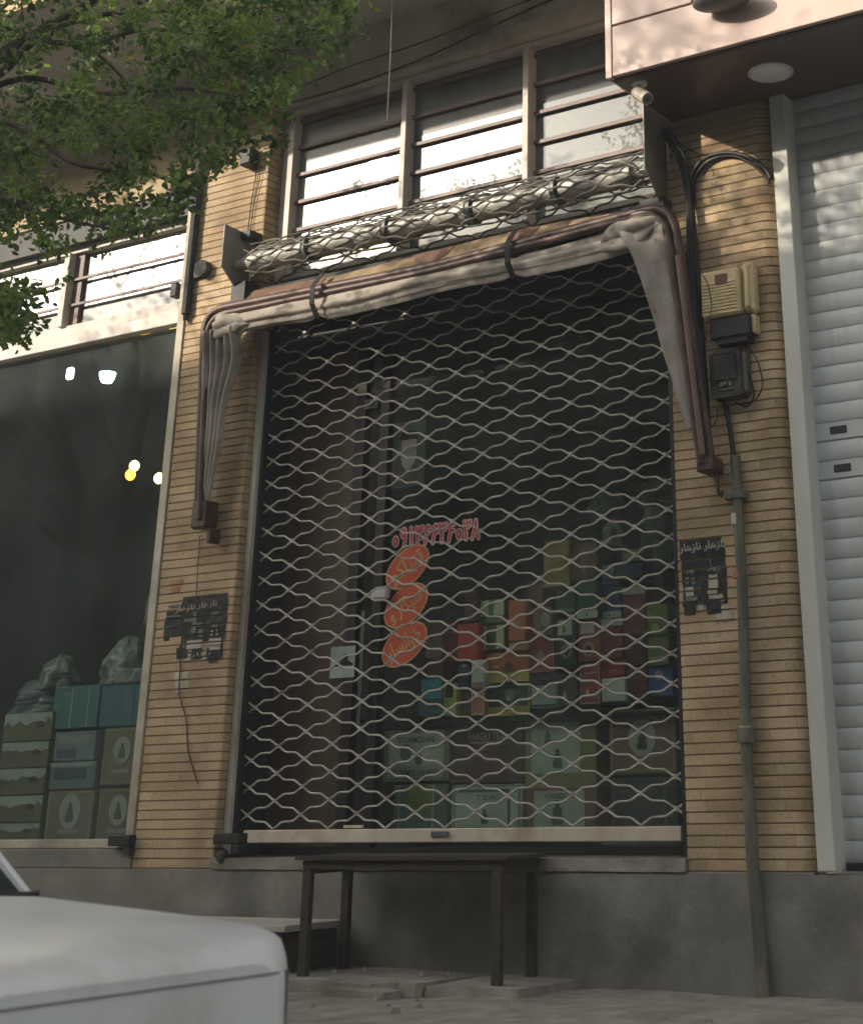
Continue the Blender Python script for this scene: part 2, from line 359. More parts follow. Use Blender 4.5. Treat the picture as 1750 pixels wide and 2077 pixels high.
# raised broken step under the table and the bench
mb = MB()
def slab(x0, x1, y0, y1, h, seed):
    random.seed(seed); P = []
    nx = max(3, int((x1-x0)/.12)); 
    for i in range(nx+1): P.append((x0+(x1-x0)*i/nx, y0+random.uniform(-.03, .03)))
    for i in range(nx, -1, -1): P.append((x0+(x1-x0)*i/nx, y1))
    m = len(P)
    V = [(x, y, -.05) for x, y in P]+[(x+random.uniform(-.01, .01), y+.012, h+random.uniform(-.006, .006)) for x, y in P]
    mb.add(V, [tuple(range(m, 2*m))]+[(i, (i+1) % m, m+(i+1) % m, m+i) for i in range(m)])
slab(-8.2, -4.95, -.62, -.012, .050, 3); slab(-5.38, -5.02, -.74, -.625, .030, 4); slab(-4.94, -4.42, -.57, -.012, .044, 5)
struct('broken_step', mb, PAVE)
random.seed(11)
for k in range(26):
    x = random.uniform(-5.9, -3.2); y = random.uniform(-1.3, -.65); r = random.uniform(.008, .028)
    if k > 18: x = random.uniform(-5.9, -5.0); y = random.uniform(-.5, -.2)
    z0 = .055 if y > -.58 and x < -4.4 else -.006
    m_ = MB(); pts = []
    for i in range(7):
        a = 2*PI*i/7; pts.append((x+r*math.cos(a)*random.uniform(.6, 1.2), y+r*math.sin(a)*random.uniform(.6, 1.2)))
    V = [(p[0], p[1], z0) for p in pts]+[((p[0]-x)*.6+x, (p[1]-y)*.6+y, z0+r*.9) for p in pts]
    m_.add(V, [tuple(range(7, 14))]+[(i, (i+1) % 7, 7+(i+1) % 7, 7+i) for i in range(7)])
    one('rubble_chip', m_, PAVE, 'small loose chip of broken concrete on the dusty pavement', 'rubble', 'loose concrete chips on the pavement')
# ---------------------------------------------------------------- walls and plinth
def rough_front(x0, x1, z0, z1, y, nx, nz, amp, seed):
    return lambda u, v: (x0+(x1-x0)*u, y+amp*mn.noise(Vector((x0+(x1-x0)*u, seed, (z0+(z1-z0)*v)))*4)+amp*.5*mn.noise(Vector((x0+(x1-x0)*u, seed, (z0+(z1-z0)*v)))*17), z0+(z1-z0)*v)
mb = MB()
mb.grid(rough_front(-12.5, 4, -.1, .490, -.012, 0, 0, .007, 2), 330, 16)
mb.box(-12.5, -3.19, .002, .5, -.3, .500); mb.box(-12.5, -3.19, -.008, .004, .486, .499, ch=.004); mb.box(-3.188, 4, -.009, .006, .480, .489, ch=.003)
mb.box(-3.19, 4, .004, .5, -.3, .490);
pl = thing('concrete_plinth', 'low rough grey concrete plinth under the shopfronts and brick pillars', 'plinth', (-5, 0, 0))
mb.build('plinth_body', CONC, pl, smooth=True)
def sill_strip(u, v):
    x = -6.84+3.0*u; return (x, -.018-.01*mn.noise(Vector((x*3, 1, v*3))), .50+.058*v+.004*mn.noise(Vector((x*5, v, 0))))
mb = MB(); mb.grid(sill_strip, 80, 4); mb.box(-6.84, -3.84, -.016, .5, .502, .556); mb.build('mortar_step', PAVE, pl, smooth=True)
mb = MB(); mb.box(-12.5, -7.472, -.006, .34, .502, .603, ch=.004); mb.build('window_base', CONC, pl)
# pillars: bed joints are raked back in the mesh
CH = .0505
def pillar(name, prof, z0, z1, mat, label):
    """prof: list of (x, y, nx, ny) around the visible outline"""
    mb = MB(); mb.uv = []; V = []; arc = [0]
    for a, b in zip(prof, prof[1:]): arc.append(arc[-1]+math.hypot(b[0]-a[0], b[1]-a[1]))
    rows = []; k = 0; base = math.floor(z0/CH)*CH
    z = base
    while z < z1:
        lo, hi = max(z, z0), min(z+CH, z1)
        if hi-lo > .012: rows += [(lo, .0045), (lo+.0015, 0), (hi-.0085, 0), (hi-.0065, .0045)]
        z += CH
    m = len(prof)
    for zz, ins in rows:
        for i, (x, y, nx, ny) in enumerate(prof):
            j = .0012*mn.noise(Vector((x*9, zz*1.2, y*9)))
            V.append((x-nx*(ins+j), y-ny*(ins+j), zz)); mb.uv.append((arc[i], zz))
    F = [(r*m+i, r*m+i+1, (r+1)*m+i+1, (r+1)*m+i) for r in range(len(rows)-1) for i in range(m-1)]
    mb.add(V, F); return mb
def dense(pts, step=.1):
    out = []
    for (x0, y0, nx, ny), (x1, y1, mx, my) in zip(pts, pts[1:]):
        k = max(1, int(math.hypot(x1-x0, y1-y0)/step))
        for i in range(k): out.append((x0+(x1-x0)*i/k, y0+(y1-y0)*i/k, nx, ny))
    out.append(pts[-1]); return out
s2 = .7071
LP = dense([(-7.468, .3, -1, 0), (-7.468, .006, -1, 0), (-7.462, 0, -s2, -s2), (-7.455, 0, 0, -1), (-6.85, 0, 0, -1), (-6.840, .004, s2, -s2), (-6.836, .012, 1, 0), (-6.836, .17, 1, 0)])
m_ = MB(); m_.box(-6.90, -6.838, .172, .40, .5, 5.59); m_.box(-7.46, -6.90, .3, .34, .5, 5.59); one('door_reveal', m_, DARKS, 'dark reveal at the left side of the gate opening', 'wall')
p_ = tag(pillar('', LP, .48, 5.59, BRICK, '').build('brick_pillar', BRICK), 'yellow brick pillar on the left of the gate with a torn poster on it', 'pillar')
arcR = [(-3.27+.085*math.sin(a), .085-.085*math.cos(a), math.sin(a), -math.cos(a)) for a in [i*PI/2/8 for i in range(9)]]
RP = dense([(-3.840, .3, -1, 0), (-3.840, .012, -1, 0), (-3.832, .002, -s2, -s2), (-3.822, 0, 0, -1)]+arcR+[(-3.185, .3, 1, 0)])
tag(pillar('', RP, .48, 5.9, BRICK, '').build('brick_pillar', BRICK), 'yellow brick pillar with rounded corner between the gate and the white shutter', 'pillar')
# upper wall and the overhang of the upper floor
mb = MB(); mb.box(-12.5, -3.84, .02, .25, 5.17, 5.59); mb.box(-6.832, -3.845, .008, .03, 5.165, 5.27, ch=.004)
one('wall_above_windows', mb, LINTEL, 'dingy grey band of wall between the upper windows and the overhang', 'wall')
ov = thing('upper_floor_overhang', 'overhanging upper floor with grey plaster underside and pale brick edge', 'building', (-7, -.7, 5.6))
mb = MB(); mb.box(-30, -3.82, -1.36, .25, 5.592, 5.75); mb.build('soffit', PLASTER, ov)
mb = MB(); mb.uv = []
V = [(-30, -1.37, 5.588), (-3.82, -1.37, 5.588), (-3.82, -1.37, 8.5), (-30, -1.37, 8.5)]
mb.add(V, [(0, 1, 2, 3)]); mb.uv = [(v[0], v[2]) for v in V]; mb.build('front_wall', BRICK2, ov)
mb = MB(); mb.box(-30, -3.82, -1.355, .2, 5.76, 8.5); mb.build('core', CONC, ov)
# dark lintel box behind the awning, above the gate
mb = MB(); mb.box(-6.83, -3.845, .165, .32, 3.60, 3.935); mb.box(-6.83, -3.845, .15, .30, 3.50, 3.597)
one('gate_lintel', mb, DARKS, 'dark steel lintel over the gate, behind the folded awning', 'lintel')
# ---------------------------------------------------------------- main upper window
UW = thing('upper_window', 'wide three-bay window with mirrored panes and brown guard bars above the gate', 'window', (-5.3, .15, 3.75))
GL = .175
panes = [(-6.72, -5.80), (-5.76, -4.86), (-4.82, -3.86)]
for (a, b), gm in zip(panes, (MIRG, MIRG2, MIRG3)):
    m_ = MB(); m_.box(a, b, GL, GL+.006, 3.97, 5.13); m_.build('pane', gm, UW)
mb = MB()
mb.box(-6.83, -6.765, .13, .24, 3.94, 5.165); mb.box(-6.762, -6.72, .10, .21, 3.94, 5.165); mb.box(-3.858, -3.845, .11, .21, 3.94, 5.165)
mb.box(-6.719, -3.859, .10, .21, 5.13, 5.163); mb.box(-6.719, -3.859, .10, .21, 3.94, 3.968)
mb.build('frame', WINW, UW)
for x in (-5.80, -4.86):
    m_ = MB(); m_.box(x, x+.042, .085, .20, 3.97, 5.129, ch=.003); m_.build('mullion', WINW, UW)
BARP = pm('bar_brown_paint', (112, 88, 80), (92, 70, 62), 8, .5)
for a, b in panes:
    for k in range(6):
        z = 5.085-.197*k
        m_ = MB(); m_.box(a+.002, b-.002, .146, .168, z-.013, z+.013, ch=.002); m_.build('guard_bar', BARP, UW)
# dark room behind the upper windows
mb = MB(); mb.box(-7.1, -3.85, .6, .64, 3.62, 5.58); one('upper_room_backdrop_wall', mb, DARKS, 'dark inner wall behind the mirrored upper window over the gate', 'wall')
# ---------------------------------------------------------------- left shop
LS = thing('shop_window', 'large dark display window of the shop left of the brick pillar', 'window', (-9, .1, .6))
m_ = MB(); m_.box(-12.4, -7.53, .10, .108, .655, 3.775); m_.build('pane', SHOPG, LS)
m_ = MB(); m_.box(-12.4, -7.53, .03, .17, 3.777, 3.865, ch=.004); m_.build('head_frame', WINW, LS)
m_ = MB(); m_.box(-12.4, -7.53, .02, .2, .605, .653, ch=.004); m_.build('sill', CREAM, LS)
m_ = MB(); m_.box(-7.532, -7.470, -.012, .2, .64, 4.56, ch=.003); m_.build('jamb', CREAM, LS)
LU = thing('upper_window', 'smaller upper window with white frame and thin bars left of the brick pillar', 'window', (-9, .1, 3.9))
for a, b in ((-10.2, -8.80), (-8.66, -7.60), (-12.4, -10.3)):
    m_ = MB(); m_.box(a, b, .150, .156, 3.955, 4.50); m_.build('pane', MIRG, LU)
m_ = MB(); m_.box(-12.4, -7.535, .09, .18, 3.868, 3.954); m_.box(-12.4, -7.535, .09, .18, 4.50, 4.545); m_.box(-7.60, -7.535, .10, .18, 3.955, 4.499); m_.build('frame', WINW, LU)
for x in (-8.80, -10.3):
    m_ = MB(); m_.box(x, x+.05, .06, .17, 3.956, 4.498); m_.build('mullion', WINW, LU)
m_ = MB(); m_.box(-8.748, -8.662, .12, .18, 3.956, 4.498); m_.build('sash_post', BARP, LU)
for z in (4.11, 4.30):
    for a, b in ((-10.2, -8.80), (-8.745, -7.60)):
        m_ = MB(); m_.box(a, b, .100, .116, z-.009, z+.009); m_.build('guard_bar', BARP, LU)
LINT2 = pm('pale_lintel_render', (196, 176, 142), (176, 156, 122), 3, .85, c3=(150, 130, 104), sc3=2)
m_ = MB(); m_.box(-12.4, -7.535, .012, .30, 4.74, 5.17); one('wall_above_shop', m_, LINT2, 'sandy rendered band above the small upper window on the left', 'wall')
m_ = MB(); m_.box(-12.4, -7.535, .03, .2, 4.546, 4.738); one('window_top_strip', m_, BLACKM, 'black strip right above the small upper window on the left', 'black_strip')  # plain black strip between the window frame and the lintel
# room
def room(name, x0, x1, y0, y1, z0, z1, label):
    m_ = MB(); m_.box(x0, x1, y1, y1+.05, z0, z1); m_.box(x0-.05, x0, y0, y1, z0, z1); m_.box(x1, x1+.05, y0, y1, z0, z1)
    t = thing(name, label, 'room', ((x0+x1)/2, y1, z0)); m_.build('wall', ROOMW, t)
    m_ = MB(); m_.box(x0-.05, x1+.05, y0, y1+.05, z0-.05, z0-.002); m_.build('floor', ROOMF, t)
    m_ = MB(); m_.box(x0-.05, x1+.05, y0, y1+.05, z1+.002, z1+.05); m_.build('ceiling', ROOMW, t)
    return t
room('shop_interior', -12.3, -7.16, .36, 3.6, .60, 4.62, 'dark room of the shop behind the left display window')
room('shop_interior', -7.05, -3.70, .34, 3.4, .55, 3.56, 'dark room of the tobacco shop behind the rolling gate')
# small things on the left pillar's edge
m_ = MB(); m_.tube([(-7.44, -.03, 4.95), (-7.44, -.03, 3.80)], .03, 10); m_.tube([(-7.44, -.03, 3.80), (-7.445, -.02, 3.76)], .018, 8)
one('black_downpipe', m_, BLACKM, 'short black pipe on the left edge of the left brick pillar', 'pipe')
b_ = thing('alarm_bell', 'round dark bell box low on the upper left brick pillar', 'bell', (-7.36, -.03, 4.18))
c_ = at(412, 545, -.03); m_ = MB(); m_.cyl((c_.x, -.002, c_.z), (c_.x, -.055, c_.z), .055); m_.build('bell', GRIME, b_, smooth=True)
m_ = MB(); m_.box(c_.x-.08, c_.x-.02, -.03, -.002, c_.z-.05, c_.z+.05); m_.build('bracket', BLACKM, b_)
c_ = at(505, 320, -.05); m_ = MB(); m_.box(c_.x-.05, c_.x+.05, -.09, -.002, c_.z-.06, c_.z+.06, ch=.01); one('junction_box', m_, BLACKM, 'small dark junction box high on the left pillar under the leaves', 'box')
m_ = MB(); m_.box(-7.72, -7.62, -.03, .06, 4.70, 4.78, ch=.01); one('floodlight', m_, BLACKM, 'little black floodlight at the right end of the left window lintel', 'lamp')
m_ = MB(); c_ = at(360, 590, .06); m_.box(c_.x-.03, c_.x+.03, .02, .09, c_.z-.05, c_.z+.05, ch=.006); one('window_latch_box', m_, BLACKM, 'tiny black box at the right edge of the small upper window', 'box')
# stoppers and rail feet
for (a, b, c, d, lab) in ((225, 272, 1693, 1716, 'black metal stop at the lower left corner of the left pillar'), (438, 492, 1690, 1712, 'black metal foot of the gate rail on the pillar bottom')):
    p0, p1 = at(a, d, -.02), at(b, c, -.02); m_ = MB(); m_.box(p0.x, p1.x, -.05, .03, p0.z, p1.z, ch=.006); m_.box(p1.x-.05, p1.x, -.045, .02, p0.z-.05, p0.z-.001, ch=.005)
    one('rail_stop', m_, BLACKM, lab, 'stop')
# ---------------------------------------------------------------- rolling gate
RG = thing('rolling_gate', 'closed roll-up lattice gate of crimped steel rods with pale bottom rail', 'gate', (-5.35, .12, .6))
AX, BZ, X0, Z00 = .3955, .1432, -6.525, .700
GY = .125; XL, XR = -6.775, -3.905
ZT = 3.62; ROLLC = Vector((0, -.115, 4.02))
def gate_pt(x, s):
    """s: length of curtain above the bottom rail"""
    z = Z00+s
    if z <= ZT: return Vector((x, GY, z))
    q = z-ZT; L1 = .42
    if q < L1:    # leans forward up to the roll
        t = q/L1; a = Vector((x, GY, ZT)); b = Vector((x, ROLLC.y+.118, ROLLC.z))
        return a.lerp(b, t)
    th = (q-L1)/.105; r = .124-.0058*th
    return Vector((x, ROLLC.y+r*math.cos(th), ROLLC.z+r*math.sin(th)))
STEP = [(0, 0), (.06, .08), (.27, .43), (.345, .485), (.655, .515), (.73, .57), (.94, .92), (1, 1)]
latt = MB(); clips = latt; roll = MB()
SMAX = 4.5
ROWS = int(SMAX/(BZ/2))
for j in range(ROWS):
    for i in range(-2, 17):
        if (i+j) % 2: continue
        x0 = X0+i*AX/2; s0 = j*BZ/2
        for sg in (1, -1):
            P = []
            for (u, v) in STEP:
                x = x0+sg*u*AX/2
                if XL-.02 <= x <= XR+.02:
                    wob = .004*mn.noise(Vector((x*2, s0*2, sg)))
                    pt = gate_pt(x, s0+v*BZ/2+wob)
                    n_ = .003*sg
                    P.append(pt+Vector((0, n_ if Z00+s0 < ZT else 0, 0)))
            if len(P) > 2:
                tgt = latt if Z00+s0+BZ/2 <= ZT+.02 else roll
                if tgt is roll:
                    for q_ in P: q_ += Vector((0, .004*mn.noise(q_*3+Vector((s0*3, 0, 0))), .004*mn.noise(q_*3+Vector((9, s0*3, 0)))))
                tgt.tube(P, .0058, 6, caps=False)
        if XL < x0 < XR and s0 > .01:
            pt = gate_pt(x0, s0)
            if Z00+s0 < ZT: clips.box(pt.x-.0095, pt.x+.0095, pt.y-.011, pt.y+.008, pt.z-.012, pt.z+.012, ch=.002)
latt.build('lattice', GALV, RG, smooth=True); roll.build('rolled_lattice', pm('shaded_lattice_steel', (150, 145, 136), (112, 108, 100), 14, .55, .1, c3=(82, 76, 68), sc3=7), RG, smooth=True)  # roll gets a darker copy of the lattice steel, its shade put into the colour
m_ = MB(); m_.box(XL+.055, XR-.012, .095, .150, .628, .694, ch=.004); br_ = m_.build('bottom_rail', RAILM, RG)
m_ = MB(); c_ = at(893, 1692, .09); m_.box(c_.x-.06, c_.x+.05, .084, .094, c_.z-.014, c_.z+.014, ch=.004); m_.cyl((c_.x+.04, .094, c_.z), (c_.x+.04, .078, c_.z), .014, 12); m_.build('lock', GREYM, br_)
m_ = MB(); c_ = at(712, 1677, .1); m_.box(c_.x-.06, c_.x+.06, .11, .135, c_.z-.006, c_.z+.008); m_.build('handle', RAILM, br_)
m_ = MB(); m_.box(-6.833, -6.792, .055, .155, .56, 3.60, ch=.003); m_.build('guide_rail', pm('guide_rail_paint', (214, 208, 192), (188, 182, 166), 6, .6, stretch=(1, 1, .3), c3=(150, 140, 124), sc3=4), RG)
m_ = MB(); m_.box(-6.790, -6.768, .085, .16, .56, 3.60); m_.build('guide_channel', BLACKM, RG); m_ = MB(); m_.box(-3.902, -3.845, .085, .16, .56, 3.60); m_.build('guide_channel', BLACKM, RG)
m_ = MB(); m_.tube([(-6.93, ROLLC.y, ROLLC.z), (-3.83, ROLLC.y, ROLLC.z)], .038, 20); m_.build('shaft', GALVD, RG, smooth=True)
for a, b, r in ((-6.80, -6.35, .066), (-6.28, -5.72, .066), (-5.66, -5.10, .066), (-5.03, -4.50, .066), (-4.44, -3.97, .066)):
    m_ = MB(); m_.tube([(a, ROLLC.y, ROLLC.z), (b, ROLLC.y, ROLLC.z)], r, 22); m_.build('spring_drum', GALVD, RG, smooth=True)
for x in (-6.315, -5.68, -5.06, -4.47):
    m_ = MB(); m_.tube([(x-.012, ROLLC.y, ROLLC.z), (x+.012, ROLLC.y, ROLLC.z)], .085, 22); m_.build('drum_flange', GREYM, RG, smooth=True)
def side_plate(x, z0, z1, lo):
    m_ = MB()
    pl_ = [(-.265, z1), (-.005, z1-.01), (-.005, z0), (-.06, z0-.01), (-.265, lo)]
    V = [(x, y, z) for y, z in pl_]+[(x+.008, y, z) for y, z in pl_]; k = 5
    m_.add(V, [tuple(range(k)), tuple(range(2*k-1, k-1, -1))]+[(i, (i+1) % k, k+(i+1) % k, k+i) for i in range(k)])
    return m_.build('side_plate', PLATE, RG)
side_plate(-6.93, 3.83, 4.26, 3.98); side_plate(-3.825, 3.80, 4.40, 3.98)
for bx in ((-6.95, -6.835, -.13, -.003, 3.64, 3.90), (-3.95, -3.80, -.10, -.003, 3.80, 3.86), (-6.92, -6.84, -.12, -.003, 4.2, 4.25)): m_ = MB(); m_.box(*bx); m_.build('bracket_arm', BLACKM, RG)
# dark gutter behind the roll, hanging bits of sheet
m_ = MB(); m_.box(-6.82, -3.86, -.02, .10, 3.80, 3.842); m_.box(-6.82, -3.86, -.045, -.015, 3.775, 3.86); one('gate_head_channel', m_, DARKS, 'dark sheet channel running under the rolled-up lattice', 'channel')
# ---------------------------------------------------------------- shopfront behind the gate
SF = thing('shop_door', 'dark framed glass shopfront with brown door panel behind the lattice gate', 'door', (-5.3, .4, .56))
m_ = MB(); m_.box(-6.03, -3.86, .405, .411, .60, 3.48); m_.build('pane', SHOPG, SF)
m_ = MB(); m_.box(-6.85, -6.30, .40, .44, .60, 3.48, ch=.003); m_.build('door_panel', BROWNW, SF)
m_ = MB()
m_.box(-6.295, -6.22, .385, .45, .60, 3.48); m_.box(-6.10, -6.035, .385, .45, .60, 3.48); m_.box(-6.85, -3.85, .385, .45, 3.482, 3.56); m_.box(-6.85, -3.85, .385, .45, .557, .598)
m_.build('frame', ALU, SF)
m_ = MB(); m_.box(-6.215, -6.105, .41, .416, .60, 3.48); m_.build('side_pane', SHOPG, SF)
c0, c1 = at(733, 1240, .33), at(725, 1480, .33); hx = (c0.x+c1.x)/2
m_ = MB(); m_.tube([(hx, .34, c1.z), (hx, .34, c0.z)], .014, 12); m_.tube([(hx, .34, c0.z-.05), (hx, .39, c0.z-.05)], .009, 8); m_.tube([(hx, .34, c1.z+.05), (hx, .39, c1.z+.05)], .009, 8); m_.build('handle', CHROME, SF, smooth=True)
c_ = at(774, 1204, .36); m_ = MB(); m_.box(c_.x-.045, c_.x+.05, .34, .384, c_.z-.032, c_.z+.032, ch=.010); m_.box(c_.x-.078, c_.x-.048, .35, .384, c_.z-.028, c_.z+.028, ch=.006); m_.build('lock_box', WHITE, SF)
# stickers on the glass
GYS = .398
def sticker_oval(px, py, rw, rh, ang, word, label):
    c = at(px, py, GYS); t = thing('oval_sticker', label, 'sticker', (c.x, GYS, c.z), 'orange oval stickers on the shop glass')
    m = MB(); m.ellipse((c.x, c.z), rw, rh, GYS, GYS+.003, ang, 40); m.build('border', YLINE, t)
    m = MB(); m.ellipse((c.x, c.z), rw-.009, rh-.009, GYS-.002, GYS+.001, ang, 40); m.build('face', ORANGE, t)
    m = MB(); text(m, ar(word), c.x, c.z, rw*1.5, rh*1.15, GYS-.004, ang, .022); m.build('lettering', YLINE, t)
sticker_oval(826, 1150, .172, .104, .52, 'تنباکو', 'top orange oval sticker with cream Persian lettering, under the phone number')
sticker_oval(823, 1228, .172, .104, .52, 'سیگار و', 'middle orange oval sticker with cream Persian lettering, beside the lock')
sticker_oval(820, 1307, .175, .104, .50, 'خوانسار', 'lowest of the three orange oval stickers on the glass')
c_ = at(882, 1083, GYS); t_ = thing('phone_number_decal', 'pink and red phone number in Persian digits on the shop glass', 'decal', (c_.x, GYS, c_.z))
DIG = {'۰': [[(.5+.2*math.cos(i*PI/6), .34+.2*math.sin(i*PI/6)) for i in range(13)]], '۹': [[(.74, .70), (.60, .96), (.34, .92), (.26, .70), (.44, .54), (.72, .62), (.72, .35), (.60, .02)]], '۱': [[(.42, .98), (.52, .6), (.54, .02)]],
 '۳': [[(.10, .98), (.24, .70), (.46, .72), (.48, .96), (.50, .72), (.72, .70), (.84, .98)], [(.22, .75), (.34, .4), (.36, .02)]], '۶': [[(.80, .90), (.52, .98), (.30, .80), (.46, .60), (.80, .58)], [(.50, .60), (.34, .30), (.26, .02)]], '۸': [[(.14, .02), (.40, .5), (.50, .98), (.60, .5), (.88, .02)]]}
def digits(mb, word, cx, cz, w, h, y, r):
    n_ = len(word); dx = w/n_
    for i, ch in enumerate(word):
        x0 = cx-w/2+i*dx
        for st in DIG[ch]:
            P = [(x0+px*dx*1.02, cz-h/2+pz*h) for px, pz in st]
            for q, (p, p2) in enumerate(zip(P, P[1:])):
                d = math.hypot(p2[0]-p[0], p2[1]-p[1]); nx, nz = -(p2[1]-p[1])/d*r, (p2[0]-p[0])/d*r; yy = y-.00006*(q % 3)-.0002*(i % 2)
                mb.add([(p[0]+nx, yy, p[1]+nz), (p2[0]+nx, yy, p2[1]+nz), (p2[0]-nx, yy, p2[1]-nz), (p[0]-nx, yy, p[1]-nz)], [(0, 1, 2, 3)])
            for q, p in enumerate(P): yy = y-.0003-.00005*(q % 4)-.0002*(i % 2); mb.add([(p[0]+r*math.cos(k*PI/5), yy, p[1]+r*math.sin(k*PI/5)) for k in range(10)], [tuple(range(10))])
m_ = MB(); digits(m_, '۰۹۱۳۶۶۳۶۰۳۸', c_.x, c_.z, .64, .105, GYS+.001, .0155); m_.build('outline', PINKV, t_)
m_ = MB(); digits(m_, '۰۹۱۳۶۶۳۶۰۳۸', c_.x, c_.z, .64, .105, GYS-.003, .0068); m_.build('digits', REDV, t_)
c_ = at(700, 1343, .395); t_ = thing('paper_notice', 'pale bluish paper notice with black mark taped to the door', 'notice', (c_.x, .395, c_.z))
m_ = MB(); m_.box(c_.x-.10, c_.x+.085, .3795, .3815, c_.z-.088, c_.z+.088); m_.build('sheet', PAPERB, t_)
m_ = MB(); m_.prism([(c_.x-.065, c_.z-.015), (c_.x-.02, c_.z+.02), (c_.x+.01, c_.z+.045), (c_.x+.045, c_.z+.04), (c_.x+.03, c_.z+.01), (c_.x+.075, c_.z-.012), (c_.x+.07, c_.z-.022), (c_.x-.06, c_.z-.022)], .377, .3785); m_.build('mark', INK, t_)
c_ = at(756, 820, GYS); t_ = thing('paper_notice', 'tiny pale sticker with dark squiggle high on the door frame', 'notice', (c_.x, GYS, c_.z))
m_ = MB(); m_.box(c_.x-.05, c_.x+.05, .380, .3815, c_.z-.03, c_.z+.03); m_.build('sheet', POSTG, t_); m_ = MB(); text(m_, ar('سه'), c_.x, c_.z, .07, .035, .378, 0, .02); m_.build('mark', INK, t_)
# portrait poster
c_ = at(828, 920, .43); t_ = thing('portrait_poster', 'faded poster of a bearded old man hung inside the glass', 'poster', (c_.x, .43, c_.z))
pt_ = pm('poster_dusk', (120, 130, 126), (96, 104, 100), 4, .8); skin = pm('poster_skin', (212, 190, 176), (190, 170, 156), 6, .8); beard = pm('poster_grey_beard', (214, 214, 208), (186, 186, 182), 9, .8); robe = pm('poster_robe', (120, 100, 92), None, 6, .8)
m_ = MB(); m_.box(c_.x-.125, c_.x+.125, .436, .438, c_.z-.20, c_.z+.20); m_.build('sheet', pt_, t_)
m_ = MB(); m_.prism([(c_.x-.12, c_.z-.19), (c_.x+.12, c_.z-.19), (c_.x+.11, c_.z-.06), (c_.x+.04, c_.z), (c_.x-.05, c_.z), (c_.x-.11, c_.z-.06)], .434, .4355); m_.build('robe', robe, t_)
m_ = MB(); m_.prism([(c_.x-.052, c_.z+.03), (c_.x-.058, c_.z-.02), (c_.x-.045, c_.z-.07), (c_.x-.012, c_.z-.105), (c_.x+.02, c_.z-.09), (c_.x+.05, c_.z-.05), (c_.x+.062, c_.z), (c_.x+.056, c_.z+.03)], .432, .4335); m_.build('beard', beard, t_)
m_ = MB(); m_.ellipse((c_.x+.003, c_.z+.055), .058, .066, .430, .4315); m_.build('face', skin, t_)
m_ = MB(); m_.prism([(c_.x-.065, c_.z+.085), (c_.x+.07, c_.z+.085), (c_.x+.06, c_.z+.13), (c_.x, c_.z+.145), (c_.x-.055, c_.z+.13)], .428, .4295); m_.build('hat', INK, t_)
# ---------------------------------------------------------------- goods
def rectxz(x0, y0, x1, y1, Y):
    cx, cy = (x0+x1)/2, (y0+y1)/2; return at(x0, cy, Y).x, at(x1, cy, Y).x, at(cx, y1, Y).z, at(cx, y0, Y).z
goods = {}
def carton(px, col, label, cat='box', Y=.56, dep=.2, deco=(), group='boxes behind the gate', col2=None):
    x0, x1, z0, z1 = rectxz(*px, Y); c = goods.get(col) or goods.setdefault(col, pm('carton_print', tuple(min(240, v*1.45) for v in col), tuple(min(230, v*1.28) for v in col), 5, .55, c3=tuple(v*1.08 for v in col), sc3=4))
    t = thing('carton' if cat == 'box' else cat.replace(' ', '_'), label, cat, ((x0+x1)/2, Y, z0), group)
    m = MB(); m.box(x0+.002, x1-.002, Y, Y+dep, z0, z1-.003, ch=.004); m.build('body', c, t)
    W, H = x1-x0, z1-z0
    for d in deco:
        k, dc = d[0], d[1]; mm = goods.get(dc) or goods.setdefault(dc, pm('carton_ink', tuple(min(244, v*1.3) for v in dc), tuple(min(235, v*1.12) for v in dc), 9, .6)); m = MB()
        if k == 'r': _, _, a, b, e, f = d; m.box(x0+a*W, x0+e*W, Y-.003, Y-.0005, z0+b*H, z0+f*H); nm = 'label'
        elif k == 'c': _, _, a, b, r = d; m.ellipse((x0+a*W, z0+b*H), r*W, r*W*1.1, Y-.0045, Y-.0025); nm = 'emblem'
        elif k == 'i': _, _, a, b, r = d; m.prism([(x0+a*W+r*W*qx, z0+b*H+r*W*qz) for qx, qz in ((-.36, -.72), (.40, -.72), (.42, -.35), (.30, -.12), (.34, .12), (.16, .22), (.19, .42), (.08, .60), (-.10, .60), (-.18, .44), (-.12, .24), (-.34, .10), (-.26, -.14), (-.44, -.38))], Y-.0065, Y-.005); nm = 'figure'
        elif k == 't': _, _, a, b, tw, thh, s_ = d; text(m, s_, x0+a*W, z0+b*H, tw*W, thh*H, Y-.0055, 0, .01); nm = 'lettering'
        elif k == 'f':
            q = d[2]
            for (aa, bb, ee, ff) in ((0.03, 0.03, .97, .03+q), (.03, .97-q, .97, .97), (.03, .03+q, .03+q, .97-q), (.97-q, .03+q, .97, .97-q)): m.box(x0+aa*W, x0+ee*W, Y-.002, Y-.0003, z0+bb*H, z0+ff*H)
            nm = 'border'
        m.build(nm, mm, t)
Wh, Pa, Bk = (205, 208, 198), (168, 168, 156), (46, 44, 42)
R_, Y_, G_, B_ = (176, 62, 52), (178, 158, 82), (88, 112, 62), (58, 84, 132)
carton((778, 1480, 910, 1584), (148, 148, 140), 'grey white carton with arched lettering, leftmost of the upper big cartons', Y=.56, deco=[('f', (120, 120, 112), .03), ('r', (190, 190, 182), .1, .3, .9, .92), ('c', (120, 122, 116), .35, .55, .09), ('c', (110, 112, 108), .55, .42, .06), ('t', (84, 84, 80), .5, .80, .55, .12, 'STORMOLAN'), ('t', (70, 72, 70), .5, .15, .7, .13, 'STORMOLAN BEST')])
